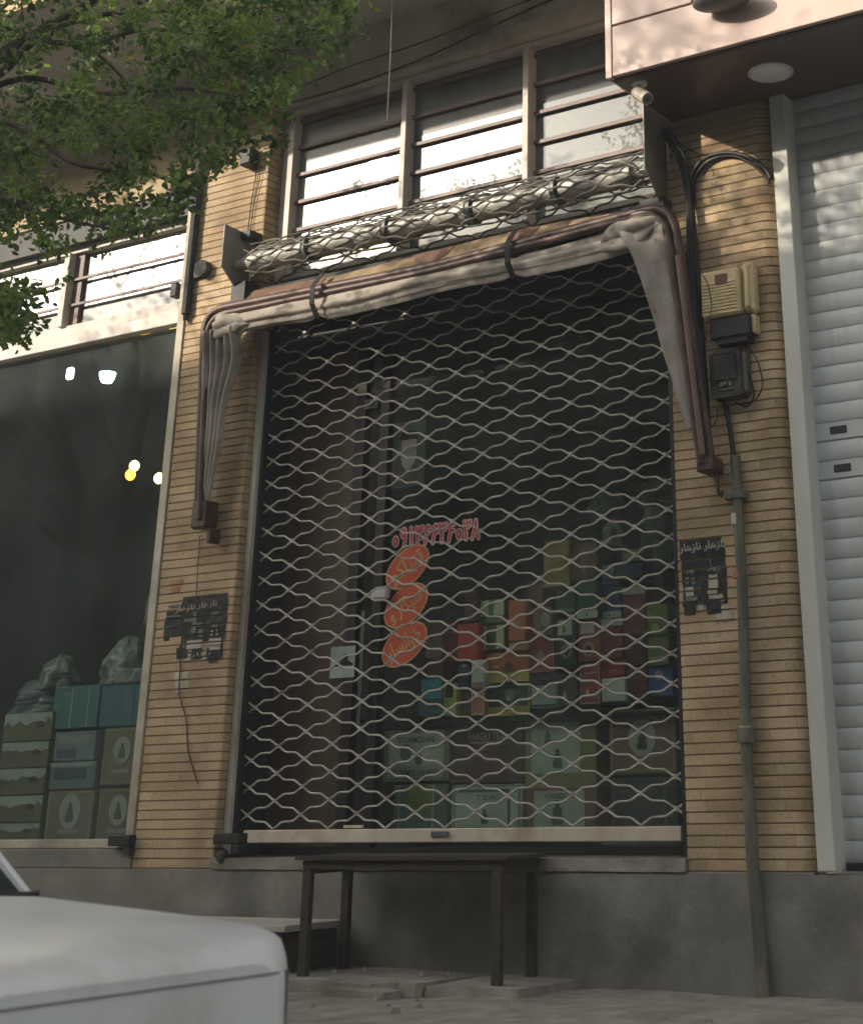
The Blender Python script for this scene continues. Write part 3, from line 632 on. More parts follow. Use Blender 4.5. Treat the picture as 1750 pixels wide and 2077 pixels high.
carton((914, 1461, 1061, 1587), (92, 72, 66), 'dark brown tea carton with underlined lettering, second big carton', Y=.57, deco=[('t', (186, 170, 158), .5, .74, .5, .13, 'FAROU TEA'), ('r', (176, 160, 148), .27, .63, .72, .655)])
carton((1064, 1452, 1209, 1598), (128, 124, 88), 'olive carton with a big white picture panel and dark horse mark', Y=.56, deco=[('r', (176, 184, 172), .1, .2, .78, .9), ('i', (110, 118, 112), .33, .72, .12), ('i', (96, 104, 98), .47, .42, .16)])
carton((1234, 1436, 1372, 1570), (118, 92, 80), 'brown tea carton with round white emblem in the right corner of the window', Y=.56, deco=[('f', (140, 136, 96), .03), ('c', (176, 178, 168), .5, .55, .2), ('i', (72, 66, 62), .5, .53, .18), ('t', (190, 180, 166), .5, .82, .5, .08, 'KINGDOM TEA'), ('r', (150, 136, 126), .3, .25, .7, .3)])
carton((797, 1590, 908, 1682), (96, 110, 100), 'green carton with yellow green panel, leftmost in the bottom row', Y=.54, deco=[('r', (124, 130, 66), .3, .4, .72, .98), ('r', Pa, .3, .55, .7, .58), ('r', Pa, .1, .02, .13, .98), ('r', Pa, .72, .02, .75, .98)])
carton((915, 1590, 1059, 1682), (164, 176, 166), 'pale grey green carton with dark frame in the middle of the bottom row', Y=.54, deco=[('f', (120, 132, 124), .025), ('r', (96, 106, 100), .1, .82, .82, .88), ('r', (96, 106, 100), .8, .1, .83, .82), ('i', (92, 112, 98), .48, .3, .12), ('t', (120, 130, 124), .5, .7, .3, .12, 'TEA')])
carton((1066, 1595, 1212, 1682), (126, 92, 84), 'reddish brown carton with white picture of a green bottle, bottom row', Y=.54, deco=[('r', (174, 182, 172), .12, .02, .82, .9), ('i', (78, 110, 90), .45, .42, .2), ('t', (90, 96, 90), .48, .78, .4, .12, 'KINGDOM')])
carton((1238, 1576, 1374, 1682), (66, 66, 66), 'almost black carton in the bottom row beside the right rail', Y=.54, deco=[('t', (104, 104, 102), .42, .74, .6, .12, 'HAIROUN'), ('r', (110, 110, 108), .03, .02, .05, .98), ('r', (110, 110, 108), .8, .02, .83, .98)])
small = [
 ((852, 1375, 896, 1452), (62, 122, 134), 'teal carton at the left end of the display', [('r', (48, 84, 92), .0, .0, 1, .45)]),
 ((896, 1385, 926, 1452), (150, 158, 88), 'narrow yellow green packet right of the teal carton', [('r', Bk, .25, .55, .75, 1)]),
 ((927, 1345, 953, 1400), (52, 58, 72), 'navy packet with a tiny white label', [('r', Wh, .4, .85, .7, .95), ('r', (120, 126, 132), .1, .05, .9, .12)]),
 ((927, 1401, 954, 1452), (98, 80, 56), 'small brown packet under the navy one', []),
 ((955, 1337, 983, 1396), (188, 176, 168), 'pinkish white packet in the middle of the display', [('r', (150, 120, 112), .1, .0, .9, .2)]),
 ((955, 1398, 983, 1452), (160, 104, 92), 'dusty pink packet standing under the pinkish white one', [('f', (190, 170, 160), .06)]),
 ((984, 1322, 1073, 1384), (150, 86, 58), 'wide rust brown box with a crest, above the black and gold box', [('c', (84, 60, 48), .55, .5, .09), ('r', (190, 170, 90), 0, 0, 1, .3), ('r', (200, 180, 160), .18, .5, .3, .56)]),
 ((984, 1386, 1075, 1452), (48, 62, 46), 'wide black green box with gold edges and crest', [('r', (176, 160, 84), 0, 0, 1, .28), ('c', (110, 128, 118), .55, .62, .1), ('r', (176, 160, 84), .96, .28, 1, 1), ('i', Wh, .52, .55, .05)]),
 ((1076, 1367, 1128, 1437), (140, 146, 142), 'grey white box with black band, below the framed red box', [('r', (52, 54, 54), 0, .68, 1, 1), ('r', (180, 184, 178), .15, .72, .8, .8), ('r', (60, 62, 60), .0, .05, 1, .12)]),
 ((1130, 1372, 1171, 1432), (72, 58, 54), 'dark brown packet with a pale horse figure', [('i', (170, 160, 150), .4, .4, .2)]),
 ((1175, 1343, 1217, 1430), (138, 66, 60), 'red packet with a pale horse figure and white edge', [('f', (180, 160, 152), .03), ('i', (200, 180, 170), .4, .3, .2), ('r', (176, 140, 130), .25, .72, .8, .76)]),
 ((1219, 1335, 1268, 1373), (134, 56, 58), 'plain red box on top of the white box', [('r', (170, 110, 104), .3, .3, .6, .36)]),
 ((1219, 1374, 1269, 1423), (182, 188, 178), 'plain white box under the red one', []),
 ((1271, 1352, 1312, 1421), (86, 52, 56), 'dark maroon box left of the blue box', []),
 ((1314, 1352, 1364, 1412), (66, 92, 148), 'bright blue box with pale crest by the right rail', [('c', (150, 168, 190), .45, .72, .16)]),
 ((1075, 1290, 1124, 1365), (136, 62, 62), 'red box with thin white frame and round emblem', [('f', (178, 150, 146), .02), ('c', (180, 130, 122), .45, .45, .16)]),
 ((1125, 1250, 1169, 1352), (48, 54, 46), 'black green box with pale label and ring', [('r', (184, 190, 164), .15, .62, .8, .92), ('c', (128, 134, 122), .55, .3, .24), ('c', (52, 58, 50), .55, .3, .15), ('i', G_, .45, .75, .2)]),
 ((1171, 1256, 1217, 1342), (132, 72, 56), 'brick red box with pale label and a cup', [('r', (190, 180, 158), .15, .66, .75, .94), ('c', (184, 140, 118), .5, .3, .25), ('c', (84, 44, 38), .48, .28, .15)]),
 ((1219, 1255, 1263, 1334), (112, 54, 58), 'maroon box with a white top edge', [('r', (188, 190, 182), 0, .82, 1, 1)]),
 ((1265, 1288, 1311, 1350), (76, 52, 54), 'dusky maroon box behind the maroon one', []),
 ((1312, 1290, 1357, 1350), (92, 98, 60), 'lower olive green box by the right rail', [('r', (142, 154, 120), .1, .1, .9, .3)]),
 ((1311, 1224, 1355, 1288), (102, 104, 58), 'upper olive yellow box by the right rail', [('c', (160, 170, 100), .4, .2, .18)]),
 ((1262, 1190, 1309, 1286), (104, 58, 60), 'tall maroon box with pale pink band', [('r', (176, 160, 158), 0, .84, 1, 1)]),
 ((1213, 1176, 1259, 1254), (56, 74, 112), 'blue box with white strip at its foot', [('r', (180, 184, 178), 0, .0, 1, .18), ('r', (140, 150, 160), .0, .9, .95, .95), ('i', Bk, .5, .09, .08)]),
 ((1169, 1178, 1211, 1254), (44, 74, 62), 'dark green box with pale strip at its foot', [('r', (172, 178, 168), 0, .0, 1, .2), ('i', Bk, .5, .1, .08)]),
 ((1220, 1140, 1303, 1175), (50, 62, 84), 'flat dark blue box lying on the blue one', [('r', (104, 128, 130), .05, .3, .3, .9)]),
 ((1125, 1193, 1167, 1248), (52, 70, 58), 'dim green box behind the black green box', [('r', (120, 130, 110), .1, .1, .9, .25)]),
 ((1068, 1180, 1100, 1230), (96, 76, 60), 'dim tan packet left of the mustard carton', []),
 ((1260, 1112, 1303, 1138), (92, 92, 84), 'flat grey packet on the dark blue box', [('r', (130, 130, 120), .1, .2, .9, .6)]),
 ((1030, 1302, 1072, 1320), (150, 120, 84), 'flat tan box under the orange red packet', []),
 ((1101, 1094, 1155, 1190), (128, 110, 58), 'mustard yellow carton at the upper left of the shelf', [('r', (150, 140, 100), .0, .0, 1, .06)]),
 ((1157, 1100, 1211, 1176), (88, 64, 52), 'brown carton right of the mustard one', [('r', (120, 100, 84), .42, .1, .56, .8)]),
 ((1080, 1232, 1121, 1288), (112, 84, 78), 'greyish brown box with pale flower print', [('c', (160, 150, 144), .65, .55, .24), ('c', (140, 126, 118), .3, .3, .16)]),
 ((1030, 1215, 1066, 1300), (190, 98, 66), 'orange red packet standing tall right of the green boxes', [('c', (206, 140, 110), .5, .45, .2)]),
 ((971, 1215, 1022, 1264), (92, 108, 62), 'upper green box with white panels', [('r', (190, 194, 160), .02, .3, .38, .95), ('r', (190, 194, 160), .6, .3, 1, .95)]),
 ((971, 1265, 1022, 1319), (84, 102, 58), 'lower green box with white panels', [('r', (196, 198, 170), .0, .02, .3, .95), ('r', (196, 198, 170), .7, .05, 1, .92), ('c', (60, 80, 46), .5, .5, .18)]),
 ((927, 1264, 970, 1338), (174, 56, 50), 'bright red carton left of the green boxes', [('c', (196, 92, 80), .7, .2, .1)]),
 ((898, 1262, 926, 1336), (112, 50, 48), 'dark red narrow carton left of the bright red one', []),
 ((862, 1260, 897, 1334), (150, 124, 114), 'dusty pink carton half behind the lowest oval sticker', [('r', (184, 160, 150), .2, .55, .9, .6)]),
 ((866, 1337, 897, 1374), (140, 92, 82), 'small brownish pink box above the teal carton', []),
 ((940, 1197, 968, 1262), (74, 40, 44), 'dim maroon box on top of the bright red carton', []),
 ((900, 1233, 924, 1261), (66, 72, 70), 'little grey tin on the dark red carton', []),
]
for k, (px, col, lab, deco) in enumerate(small): carton(px, col, lab, Y=.50+.02*(k % 4), dep=.22, deco=deco)
def sack(cx, cy, wpx, hpx, Y, mat, label, seed, group=None, name='plastic_bag', cat='bag'):
    a = at(cx, cy, Y); b = at(cx+wpx/2, cy, Y); d = at(cx, cy-hpx, Y); W = abs(b.x-a.x); H = d.z-a.z
    def f(u, v):
        th = 2*PI*u; r = math.sqrt(max(0, 1-v**2.6))*.92; r *= 1+.34*mn.noise(Vector((math.cos(th)*1.6+seed, math.sin(th)*1.6, v*2.2)))+.22*abs(mn.noise(Vector((math.cos(th)*5, math.sin(th)*5+seed, v*8))))
        return (a.x+W*r*math.cos(th)+.1*W*v*math.sin(seed), Y+.1+min(W, .1)*r*math.sin(th), a.z+H*(v+.10*mn.noise(Vector((math.cos(th)*2, seed, v*4)))*v))
    m = MB(); m.grid(f, 48, 30, closeu=True); return one(name, m, mat, label, cat, group, smooth=True)
BAG = pm('cloudy_plastic', (138, 142, 140), (92, 98, 98), 12, .3, 0, .5, 26, c3=(186, 192, 190), sc3=11)
BAGD = pm('dim_plastic', (78, 78, 72), (60, 60, 55), 8, .5, 0, .3, 20)
sack(1227, 1105, 40, 56, .62, pm('sachet', (170, 170, 160), (120, 118, 110), 9, .4, c3=(60, 58, 54), sc3=12), 'pale sachet standing above the blue box', 4)
sack(1215, 1060, 70, 75, .75, BAGD, 'dim brown sack high behind the sachet', 6)
sack(1320, 1120, 80, 110, .62, BAGD, 'dim grey bag with loose wrapping beside the right rail', 9)
sack(1320, 1030, 84, 70, .7, BAGD, 'dusky rounded bag at the top of the pile beside the right rail', 12)
for px, lab in (((1318, 1095, 1352, 1150), 'small green tin beside the right rail'), ((1319, 1160, 1340, 1212), 'pale grey slim tin beside the right rail')):
    x0, x1, z0, z1 = rectxz(*px, .62); m_ = MB(); m_.tube([((x0+x1)/2, .66, z0), ((x0+x1)/2, .66, z1-.01), ((x0+x1)/2, .66, z1)], [(x1-x0)/2, (x1-x0)/2, (x1-x0)*.42], 18)
    one('tin', m_, pm('tin_paint', (112, 124, 74) if 'green' in lab else (126, 126, 116), None, 8, .4), lab, 'tin')
# stepped display stand under the goods
DS = thing('display_stand', 'dark stepped display stand under the boxes behind the gate', 'stand', (-4.9, .8, .56))
m_ = MB(); z_ = at(1100, 1452, .56).z
m_.box(-5.72, -3.86, .72, 1.4, .56, z_-.02); m_.box(-5.72, -3.86, .50, .80, z_-.022, z_-.004); m_.box(-5.2, -3.86, .78, 1.4, z_, z_+.55); m_.build('body', DARKS, DS)
# left shop goods
CR = pm('crate_card', (132, 124, 86), (112, 104, 70), 5, .7); CRW = pm('crate_white', (206, 212, 206), None, 8, .7); CRB = pm('crate_print', (80, 74, 48), None, 8, .7)
stk = [(8, 1445, 106, 1503, 'topmost'), (2, 1504, 98, 1557, 'second from the top'), (-6, 1558, 92, 1612, 'third from the top'), (-12, 1613, 86, 1668, 'fourth from the top'), (-18, 1669, 80, 1708, 'lowest')]
for k, (a, b, c, d, wd) in enumerate(stk):
    x0, x1, z0, z1 = rectxz(a, b, c, d, .30); t = thing('carton', f'olive carton with ragged white top band, {wd} in the left edge stack', 'box', ((x0+x1)/2, .3, z0), 'stacked cartons in the left shop window')
    m = MB(); m.box(x0, x1, .30, .58, z0, z1-.004, ch=.004); m.build('body', CR, t)
    H = z1-z0; W = x1-x0; P = [(x0+.02*W, z0+.97*H), (x1-.01*W, z0+.97*H)]; random.seed(40+k)
    for i in range(13): P.append((x1-.01*W-(W*.97)*i/12, z0+(.62+random.uniform(-.1, .1)+(.1 if i < 2 else 0))*H))
    m = MB(); m.prism(P, .2965, .299); m.build('label', CRW, t)
    m = MB(); m.ellipse((x0+.76*W, z0+.56*H), .09*W, .12*H, .2945, .296); m.build('emblem', CRB, t)
def lcarton(px, col, lab, deco=()): carton(px, col, lab, Y=.32, dep=.28, deco=deco, group='cartons in the left shop window')
emb = [('f', (138, 132, 96), .035), ('c', (158, 154, 150), .52, .6, .22), ('i', (96, 92, 86), .52, .6, .2), ('r', (150, 142, 138), .3, .2, .74, .27)]
lcarton((208, 1475, 285, 1592), (112, 98, 84), 'brown carton with round pale emblem, upper right behind the left window', emb)
lcarton((93, 1602, 188, 1712), (110, 98, 92), 'brown carton with round pale emblem, bottom row beside the olive stack', emb)
lcarton((197, 1598, 280, 1712), (106, 98, 90), 'brown carton with round pale emblem, bottom right behind the left window', emb)
lcarton((110, 1483, 194, 1543), (110, 116, 124), 'blue grey wrapped carton, upper middle behind the left window', [('r', (140, 142, 140), .1, .6, .9, .85), ('r', (84, 96, 112), .1, .1, .55, .4)])
lcarton((101, 1544, 194, 1600), (98, 106, 112), 'blue grey carton under the wrapped one behind the left window', [('r', (150, 156, 158), 0, .82, .95, .95), ('r', (74, 86, 90), .1, .35, .8, .75)])
lcarton((108, 1390, 201, 1477), (62, 98, 98), 'teal pack with two white straps in the left window', [('r', (150, 166, 164), .40, .02, .43, .95), ('r', (150, 166, 164), .76, .02, .79, .95), ('r', (120, 140, 140), .2, .8, .45, .84)])
lcarton((203, 1388, 284, 1473), (58, 92, 106), 'dark teal blue pack at the right of the left window', [('r', (84, 104, 122), .6, .2, .85, .9)])
sack(92, 1396, 66, 68, .36, BAG, 'pale pointed plastic bag on the goods in the left window', 1)
sack(60, 1447, 110, 72, .40, pm('blue_wrap', (66, 84, 94), (48, 62, 70), 8, .4, 0, .3, 18), 'bluish wrapped bundle above the olive cartons', 5, None, 'wrapped_bundle', 'bundle')
sack(226, 1388, 84, 100, .40, BAG, 'tall crumpled plastic bag beside the white trim in the left window', 8)
sack(290, 1265, 30, 80, .36, BAG, 'thin white bag hanging against the trim in the left window', 11)
x0, x1, z0, z1 = rectxz(232, 1356, 300, 1386, .34); m_ = MB(); m_.box(x0, x1, .34, .5, z0, z1, ch=.01); one('flat_package', m_, BAG, 'flat pale package lying right of the tall crumpled bag', 'package')
m_ = MB(); m_.box(-12, -7.56, .22, .9, .606, .618); one('window_board', m_, CR, 'wooden board under the cartons in the left window', 'shelf')
# lamps in the left shop
def lampthing(px, py, Y, kind, label):
    c = at(px, py, Y); t = thing('hanging_lamp', label, 'lamp', (c.x, Y, c.z), 'lit lamps inside the left shop')
    m = MB()
    if kind == 'box': m.box(c.x-.034, c.x+.034, Y-.02, Y+.02, c.z-.05, c.z+.045, ch=.014); m.build('bulb', LAMPW, t)
    elif kind == 'shade':
        m.grid(lambda u, v: (c.x+(.062-.022*v*v)*math.cos(2*PI*u), Y+(.062-.022*v*v)*math.sin(2*PI*u), c.z+.035-.075*v), 24, 6, closeu=True); m.add([(c.x+.04*math.cos(2*PI*i/24), Y+.04*math.sin(2*PI*i/24), c.z-.04) for i in range(24)], [tuple(range(24))]); m.build('bulb', LAMPC, t, smooth=True)
    else:
        for q in (1,):
            m.grid(lambda u, v: (c.x+.038*math.sin(PI*v)*math.cos(2*PI*u), Y+.038*math.sin(PI*v)*math.sin(2*PI*u), c.z+.042*math.cos(PI*v)), 16, 10, closeu=True)
        m.build('bulb', LAMPY if kind == 'y' else LAMPO, t, smooth=True)
    m = MB(); m.tube([(c.x, Y, c.z+.04), (c.x, Y, 4.60)], .002, 6); m.build('cord', CABLE, t)
lampthing(143, 757, 1.1, 'box', 'squarish white lit lamp, left of the two near the window top')
lampthing(218, 765, 1.1, 'shade', 'bowl shaped bluish white lit lamp near the window top')
lampthing(273, 945, 1.6, 'y', 'pale yellow lit bulb above the orange one')
lampthing(265, 963, 1.5, 'o', 'orange lit bulb below the pale yellow one')
lampthing(323, 970, 1.6, 'y', 'yellow lit bulb right beside the cream window trim')
# ---------------------------------------------------------------- awning
AW = thing('folded_awning', 'folded awning with brown tube frame and bunched pale canvas over the gate', 'awning', (-5.35, -.12, 3.7))
def arc_path(pts, rad, k=7):
    pts = [Vector(p) for p in pts]; out = [pts[0]]
    for a, b, c in zip(pts, pts[1:], pts[2:]):
        d1 = (a-b).normalized(); d2 = (c-b).normalized(); p, q = b+d1*rad, b+d2*rad
        for i in range(k+1):
            t = i/k; out.append(p*(1-t)**2+b*2*t*(1-t)+q*t*t)
    out.append(pts[-1]); return out
PB = arc_path([(-7.10, -.09, 2.37), (-7.155, -.14, 3.745), (-5.35, -.15, 3.715), (-3.70, -.19, 3.765), (-3.575, -.09, 2.34)], .17)
m_ = MB(); m_.tube(PB, .026, 10); m_.build('outer_frame', BROWNP, AW, smooth=True)
PB2 = arc_path([(-7.045, -.13, 2.42), (-7.095, -.17, 3.69), (-5.35, -.18, 3.675), (-3.735, -.215, 3.725), (-3.612, -.13, 2.36)], .16)
m_ = MB(); m_.tube(PB2, .022, 10); m_.build('inner_frame', BROWNP, AW, smooth=True)
m_ = MB(); m_.tube([(-3.592, -.155, 2.40), (-3.655, -.225, 3.45)], .016, 8); m_.build('side_arm', BROWNL, AW, smooth=True)
m_ = MB(); m_.box(-7.118, -7.0, -.135, -.02, 2.37, 2.53, ch=.008); m_.box(-7.01, -6.98, -.10, -.01, 2.28, 2.36, ch=.004); m_.build('pivot_bracket', BROWNP, AW); m_ = MB(); m_.box(-3.64, -3.55, -.14, -.01, 2.32, 2.40, ch=.008); m_.tube([(-3.565, -.06, 2.33), (-3.56, -.06, 2.22), (-3.545, -.06, 2.20), (-3.535, -.06, 2.23)], .010, 6); m_.build('pivot_bracket', BROWNP, AW)
# bunched canvas along the bar
def canvas(u, v):
    th = 2*PI*u; x = -7.03+3.33*v
    e = min(1, v/.05, (1-v)/.05); pin = 1
    for sx in (-6.17, -4.74): pin -= .30*math.exp(-((x-sx)/.05)**2)
    r0 = .058*(.55+.45*e)*pin*(1+.14*mn.noise(Vector((x*1.4, 0, 5))))
    fold = .62*(abs(math.sin(2.5*th+2.2*mn.noise(Vector((x*.9, 1, 0)))))-.6)+.16*math.sin(9*th+x*1.5)+.3*mn.noise(Vector((x*2.0, math.cos(th)*1.5, math.sin(th)*1.5)))
    r = r0*(1+fold*.55*(.5+pin/2))
    sag = .012*math.sin((x+7)*4.4)
    end = .05*max(0, (x+4.1)/.4) if x > -4.1 else 0
    return (x, -.155+.75*r*math.cos(th), 3.610+sag+1.22*r*math.sin(th)+end*.3)
m_ = MB(); m_.grid(canvas, 64, 260, closeu=True); m_.build('bunched_canvas', FABW, AW, smooth=True)
# printed valance rolled over the bar
def val(u, v): x = -6.85+2.83*u; h = .105+.015*math.sin(x*2.3)-.03*max(0, (x+4.5)); return (x, -.150+.075*v+.006*mn.noise(Vector((x*4, v*2, 0))), 3.735+h*v+.004*mn.noise(Vector((x*6, 2, v))))
m_ = MB(); m_.grid(val, 120, 6); m_.build('valance', FABT, AW, smooth=True, solid=.004)
def vpatch(mat, xa, xb, prof):
    m = MB(); k = 18
    V = []; 
    for i in range(k+1):
        u = i/k; x = xa+(xb-xa)*u; lo, hi = prof(u)
        for v in (lo, hi):
            p = Vector(val((x+6.85)/2.83, v)); V.append(p+Vector((0, -.006, .001)))
    m.add(V, [(2*i, 2*i+2, 2*i+3, 2*i+1) for i in range(k)]); return m.build('print', mat, AW)
vpatch(FABR, -6.80, -6.20, lambda u: (.0, .98)); 
vpatch(FABP, -6.62, -6.44, lambda u: (.1, .3+.5*math.sin(PI*u))); vpatch(FABP, -6.40, -6.30, lambda u: (.15+.5*u, .45+.5*u))
vpatch(FABR, -5.52, -5.22, lambda u: (1-.98*math.sin(PI*u)**.6, .99)); vpatch(FABR, -4.85, -4.62, lambda u: (.98-.9*math.sin(PI*u)**.7, .99)); vpatch(FABR, -4.55, -4.42, lambda u: (.0, .2+.7*u)); vpatch(FABP, -4.40, -4.15, lambda u: (.1, .95))
for sx in (-6.17, -4.74):
    m_ = MB()
    prof = [(-.145, 3.83), (-.24, 3.72), (-.25, 3.60), (-.20, 3.52), (-.12, 3.515)]
    V = []
    for y, z in prof: V += [(sx-.018+(3.7-z)*.10, y, z), (sx+.018+(3.7-z)*.10, y, z)]
    m_.add(V, [(2*i, 2*i+2, 2*i+3, 2*i+1) for i in range(4)]); m_.build('tie_strap', STRAP, AW, solid=.006)
# pleated canvas at the left arm
def pleat(u, v):
    z = 3.58-1.10*v; w_ = .235*(1-v)**.8+.055+.05*math.exp(-((v-.18)/.12)**2); xl = -7.085+.012*v
    bulk = (1-v)*.05+.012
    ph = u*5.0
    y = -.10-.06*(1-v)-bulk*(.5+.5*math.sin(2*PI*ph))-.02*mn.noise(Vector((u*3, v*3, 7)))*(1.4-v)
    return (xl+w_*u+.020*mn.noise(Vector((u*2, v*5, 1)))*(1-v), y, z+.02*mn.noise(Vector((u*3, v*2, 3))))
m_ = MB(); m_.grid(pleat, 90, 50); m_.build('pleated_flap', FABW2, AW, smooth=True, solid=.004)
def lclump(u, v):
    th = 2*PI*u; c = Vector((-6.99+.30*v, -.19+.01*v, 3.60-.02*v)); r = (.070*(1-.45*v))*(math.sin(PI*min(1, v*1.0+.12))**.5+.05)
    r *= 1+.25*mn.noise(Vector((math.cos(th)*1.6, math.sin(th)*1.6, v*4)))+.42*(abs(math.sin(2.5*th+3*v))-.6)
    return c+Vector((.02*mn.noise(Vector((th, v*4, 0))), r*math.cos(th)*.8, r*math.sin(th)*1.2))
m_ = MB(); m_.grid(lclump, 48, 40, closeu=True); m_.build('corner_gather', FABW2, AW, smooth=True)
# smooth tapering canvas at the right arm
def rflap(u, v):
    z = 3.68-1.14*v
    xr = -3.745+.115*v; xl = -3.95+.0*v+.255*max(0, (v-.12))/.88 if v > .12 else -4.02+.07*v/.12
    x = xl+(xr-xl)*u
    y = -.205+.10*v-.045*math.sin(PI*u)*(1-v)-.035*mn.noise(Vector((u*2.2, v*3.5, 4)))*(1-.6*v)-.05*math.exp(-((v-.06)/.08)**2)*math.sin(6*u+1)
    return (x, y, z+.03*mn.noise(Vector((u*2, v*4, 9)))*(1-v))
m_ = MB(); m_.grid(rflap, 40, 60); m_.build('side_flap', FABW2, AW, smooth=True, solid=.004)
m_ = MB(); m_.tube([Vector(rflap(.5, .10+.9*k/30))+Vector((-.0, -.004, 0)) for k in range(31)], .0025, 5); m_.build('seam', STRING, AW, smooth=True)
m_ = MB(); m_.tube([Vector(rflap(.03, .10+.9*k/30))+Vector((0, -.003, 0)) for k in range(31)], .005, 6); m_.build('hem', FABW, AW, smooth=True)
def rclump(u, v):
    th = 2*PI*u; c = Vector((-4.12+.34*v, -.215, 3.60+.085*v)); r = .066*(math.sin(PI*min(1, .1+v*.88))**.5+.05)
    r *= 1+.28*mn.noise(Vector((math.cos(th)*1.5+3, math.sin(th)*1.5, v*2)))+.45*(abs(math.sin(2*th-2*v))-.6)
    return c+Vector((0, r*math.cos(th)*.75, r*math.sin(th)*1.15))
m_ = MB(); m_.grid(rclump, 48, 40, closeu=True); m_.build('corner_gather', FABW2, AW, smooth=True)
# ---------------------------------------------------------------- right pillar: boxes, cables, conduit
MBX = thing('meter_box', 'cream ribbed plastic meter box with small red label on the right pillar', 'meter box', (-3.42, -.06, 3.2))
x0, x1, z0, z1 = rectxz(1424, 548, 1512, 642, -.10)
m_ = MB(); m_.box(x0, x1-.03, -.125, -.002, z0, z1, ch=.012); m_.box(x1-.032, x1+.035, -.085, -.002, z0+.01, z1+.03, ch=.016); m_.box(x1-.012, x1+.016, -.10, -.08, z0+.03, z1+.01, ch=.008); bd = m_.build('case', METER, MBX)
m_ = MB()
for k in range(9):
    z = z0+.03+(z1-z0-.09)*k/9; m_.box(x0+.012, x1-.045, -.130, -.1245, z, z+.014, ch=.002)
m_.build('ribs', METER, MBX)
m_ = MB(); cx_ = at(1462, 566, -.13); m_.box(cx_.x-.035, cx_.x+.03, -.136, -.126, cx_.z-.026, cx_.z+.026); m_.build('label', REDLB, MBX)
m_ = MB(); m_.box(x0+.03, x1+.012, -.10, -.003, z0-.115, z0-.001, ch=.01); m_.box(x0+.06, x1-.01, -.085, -.004, z0-.14, z0-.114); m_.build('terminal_cover', BLACKM, MBX)
m_ = MB(); m_.box(x1+.002, x1+.028, -.07, -.004, z0-.10, z0-.0005, ch=.006); m_.build('side_tab', METER, MBX)
EP = thing('electric_panel', 'grimy black electric panel with rounded top on the right pillar', 'electric box', (-3.42, -.06, 2.75))
x0, x1, z0, z1 = rectxz(1440, 706, 1503, 806, -.09)
P = [(x0, z0+.01), (x0+.012, z0), (x1-.012, z0), (x1, z0+.01)]+[(x1-(x1-x0)*i/8, z1-.03+.03*math.sin(PI*i/8)) for i in range(9)]
m_ = MB(); m_.prism(P, -.10, -.002); m_.build('case', GRIME, EP)
m_ = MB(); m_.box(x0+.02, x1-.02, -.112, -.1005, z0+.08, z1-.03, ch=.01); m_.build('door', GRIME, EP)
m_ = MB(); m_.box(x1-.004, x1+.018, -.075, -.002, z0+.02, z1-.03, ch=.004); m_.build('flange', PIPE, EP)
m_ = MB()
for dx in (.065, .085, .115): m_.box(x0+dx, x0+dx+.016, -.118, -.1125, z0+.055+random.uniform(-.008, .008), z0+.075)
m_.box(x0+.06, x0+.14, -.108, -.1005, z0+.035, z0+.042); m_.build('breaker', POSTG, EP)
# conduit
c0, c1, cb = at(1489, 925, -.045), at(1512, 1490, -.045), at(1551, 2022, -.045)
CN = thing('conduit_pipe', 'tall grey metal conduit running down the right pillar to the pavement', 'pipe', (c1.x, -.045, 0))
m_ = MB(); m_.tube([(c0.x, -.04, c0.z), (c0.x+.006, -.042, (c0.z+c1.z)/2), (c1.x, -.045, c1.z), (c1.x+.006, -.05, c1.z*.5), (cb.x, -.05, -.02)], [.026, .026, .026, .030, .031], 16); m_.build('tube', PIPE, CN, smooth=True)
m_ = MB(); m_.cyl((c1.x, -.045, c1.z-.035), (c1.x, -.045, c1.z+.03), .041, 18); m_.build('coupler', PIPE, CN, smooth=True)
m_ = MB(); m_.cyl((c1.x, -.045, c1.z+.031), (c1.x, -.045, c1.z+.037), .030, 18); m_.build('seal_ring', POSTW, CN)
for py in (1005,):
    q = at(1491, py, -.045); m_ = MB(); m_.box(q.x-.055, q.x+.055, -.075, -.003, q.z-.018, q.z+.018, ch=.005); m_.build('strap', PIPE, CN)
q = at(1492, 1053, -.045); m_ = MB(); m_.cyl((q.x, -.041, q.z-.028), (q.x, -.041, q.z+.028), .0275, 16); m_.build('paper_band', POSTW, CN)
q = at(1495, 1166, -.045); m_ = MB(); m_.cyl((q.x, -.042, q.z-.016), (q.x, -.042, q.z+.016), .0285, 16); m_.build('red_band', PLASTR, CN)
p0, p1 = at(1469, 812, -.03), at(1487, 925, -.035)
m_ = MB(); m_.tube([p0, p0.lerp(p1, .5)+Vector((.004, 0, 0)), p1], .013, 10); one('black_hose', m_, CABLE, 'short dark hose from the black panel down into the grey conduit', 'hose', smooth=True)
# cable bundle
def cable(pts, r, label, Y=-.03, mat=None, name='cable', cat='cable', group=None, k=5, jit=.004):
    P = [at(x, y, Y) if not isinstance(x, Vector) else x for x, y in pts] if not isinstance(pts[0], Vector) else pts
    out = []
    for i in range(len(P)-1):
        a, b, c, d = P[max(i-1, 0)], P[i], P[i+1], P[min(i+2, len(P)-1)]
        for j in range(k):
            t = j/k; out.append(.5*((2*b)+(c-a)*t+(2*a-5*b+4*c-d)*t*t+(3*b-a-3*c+d)*t**3)+Vector((jit*mn.noise(Vector((i+t, r*99, 0))), jit*mn.noise(Vector((i+t, r*99, 4))), 0)))
    out.append(P[-1]); m = MB(); m.tube(out, r, 7)
    return one(name, m, mat or CABLE, label, cat, group, smooth=True)
cable([(1352, 262), (1385, 330), (1398, 420), (1402, 520), (1412, 640), (1428, 780), (1436, 905), (1440, 945)], .020, 'thickest black cable running down beside the brown awning arm', -.05)
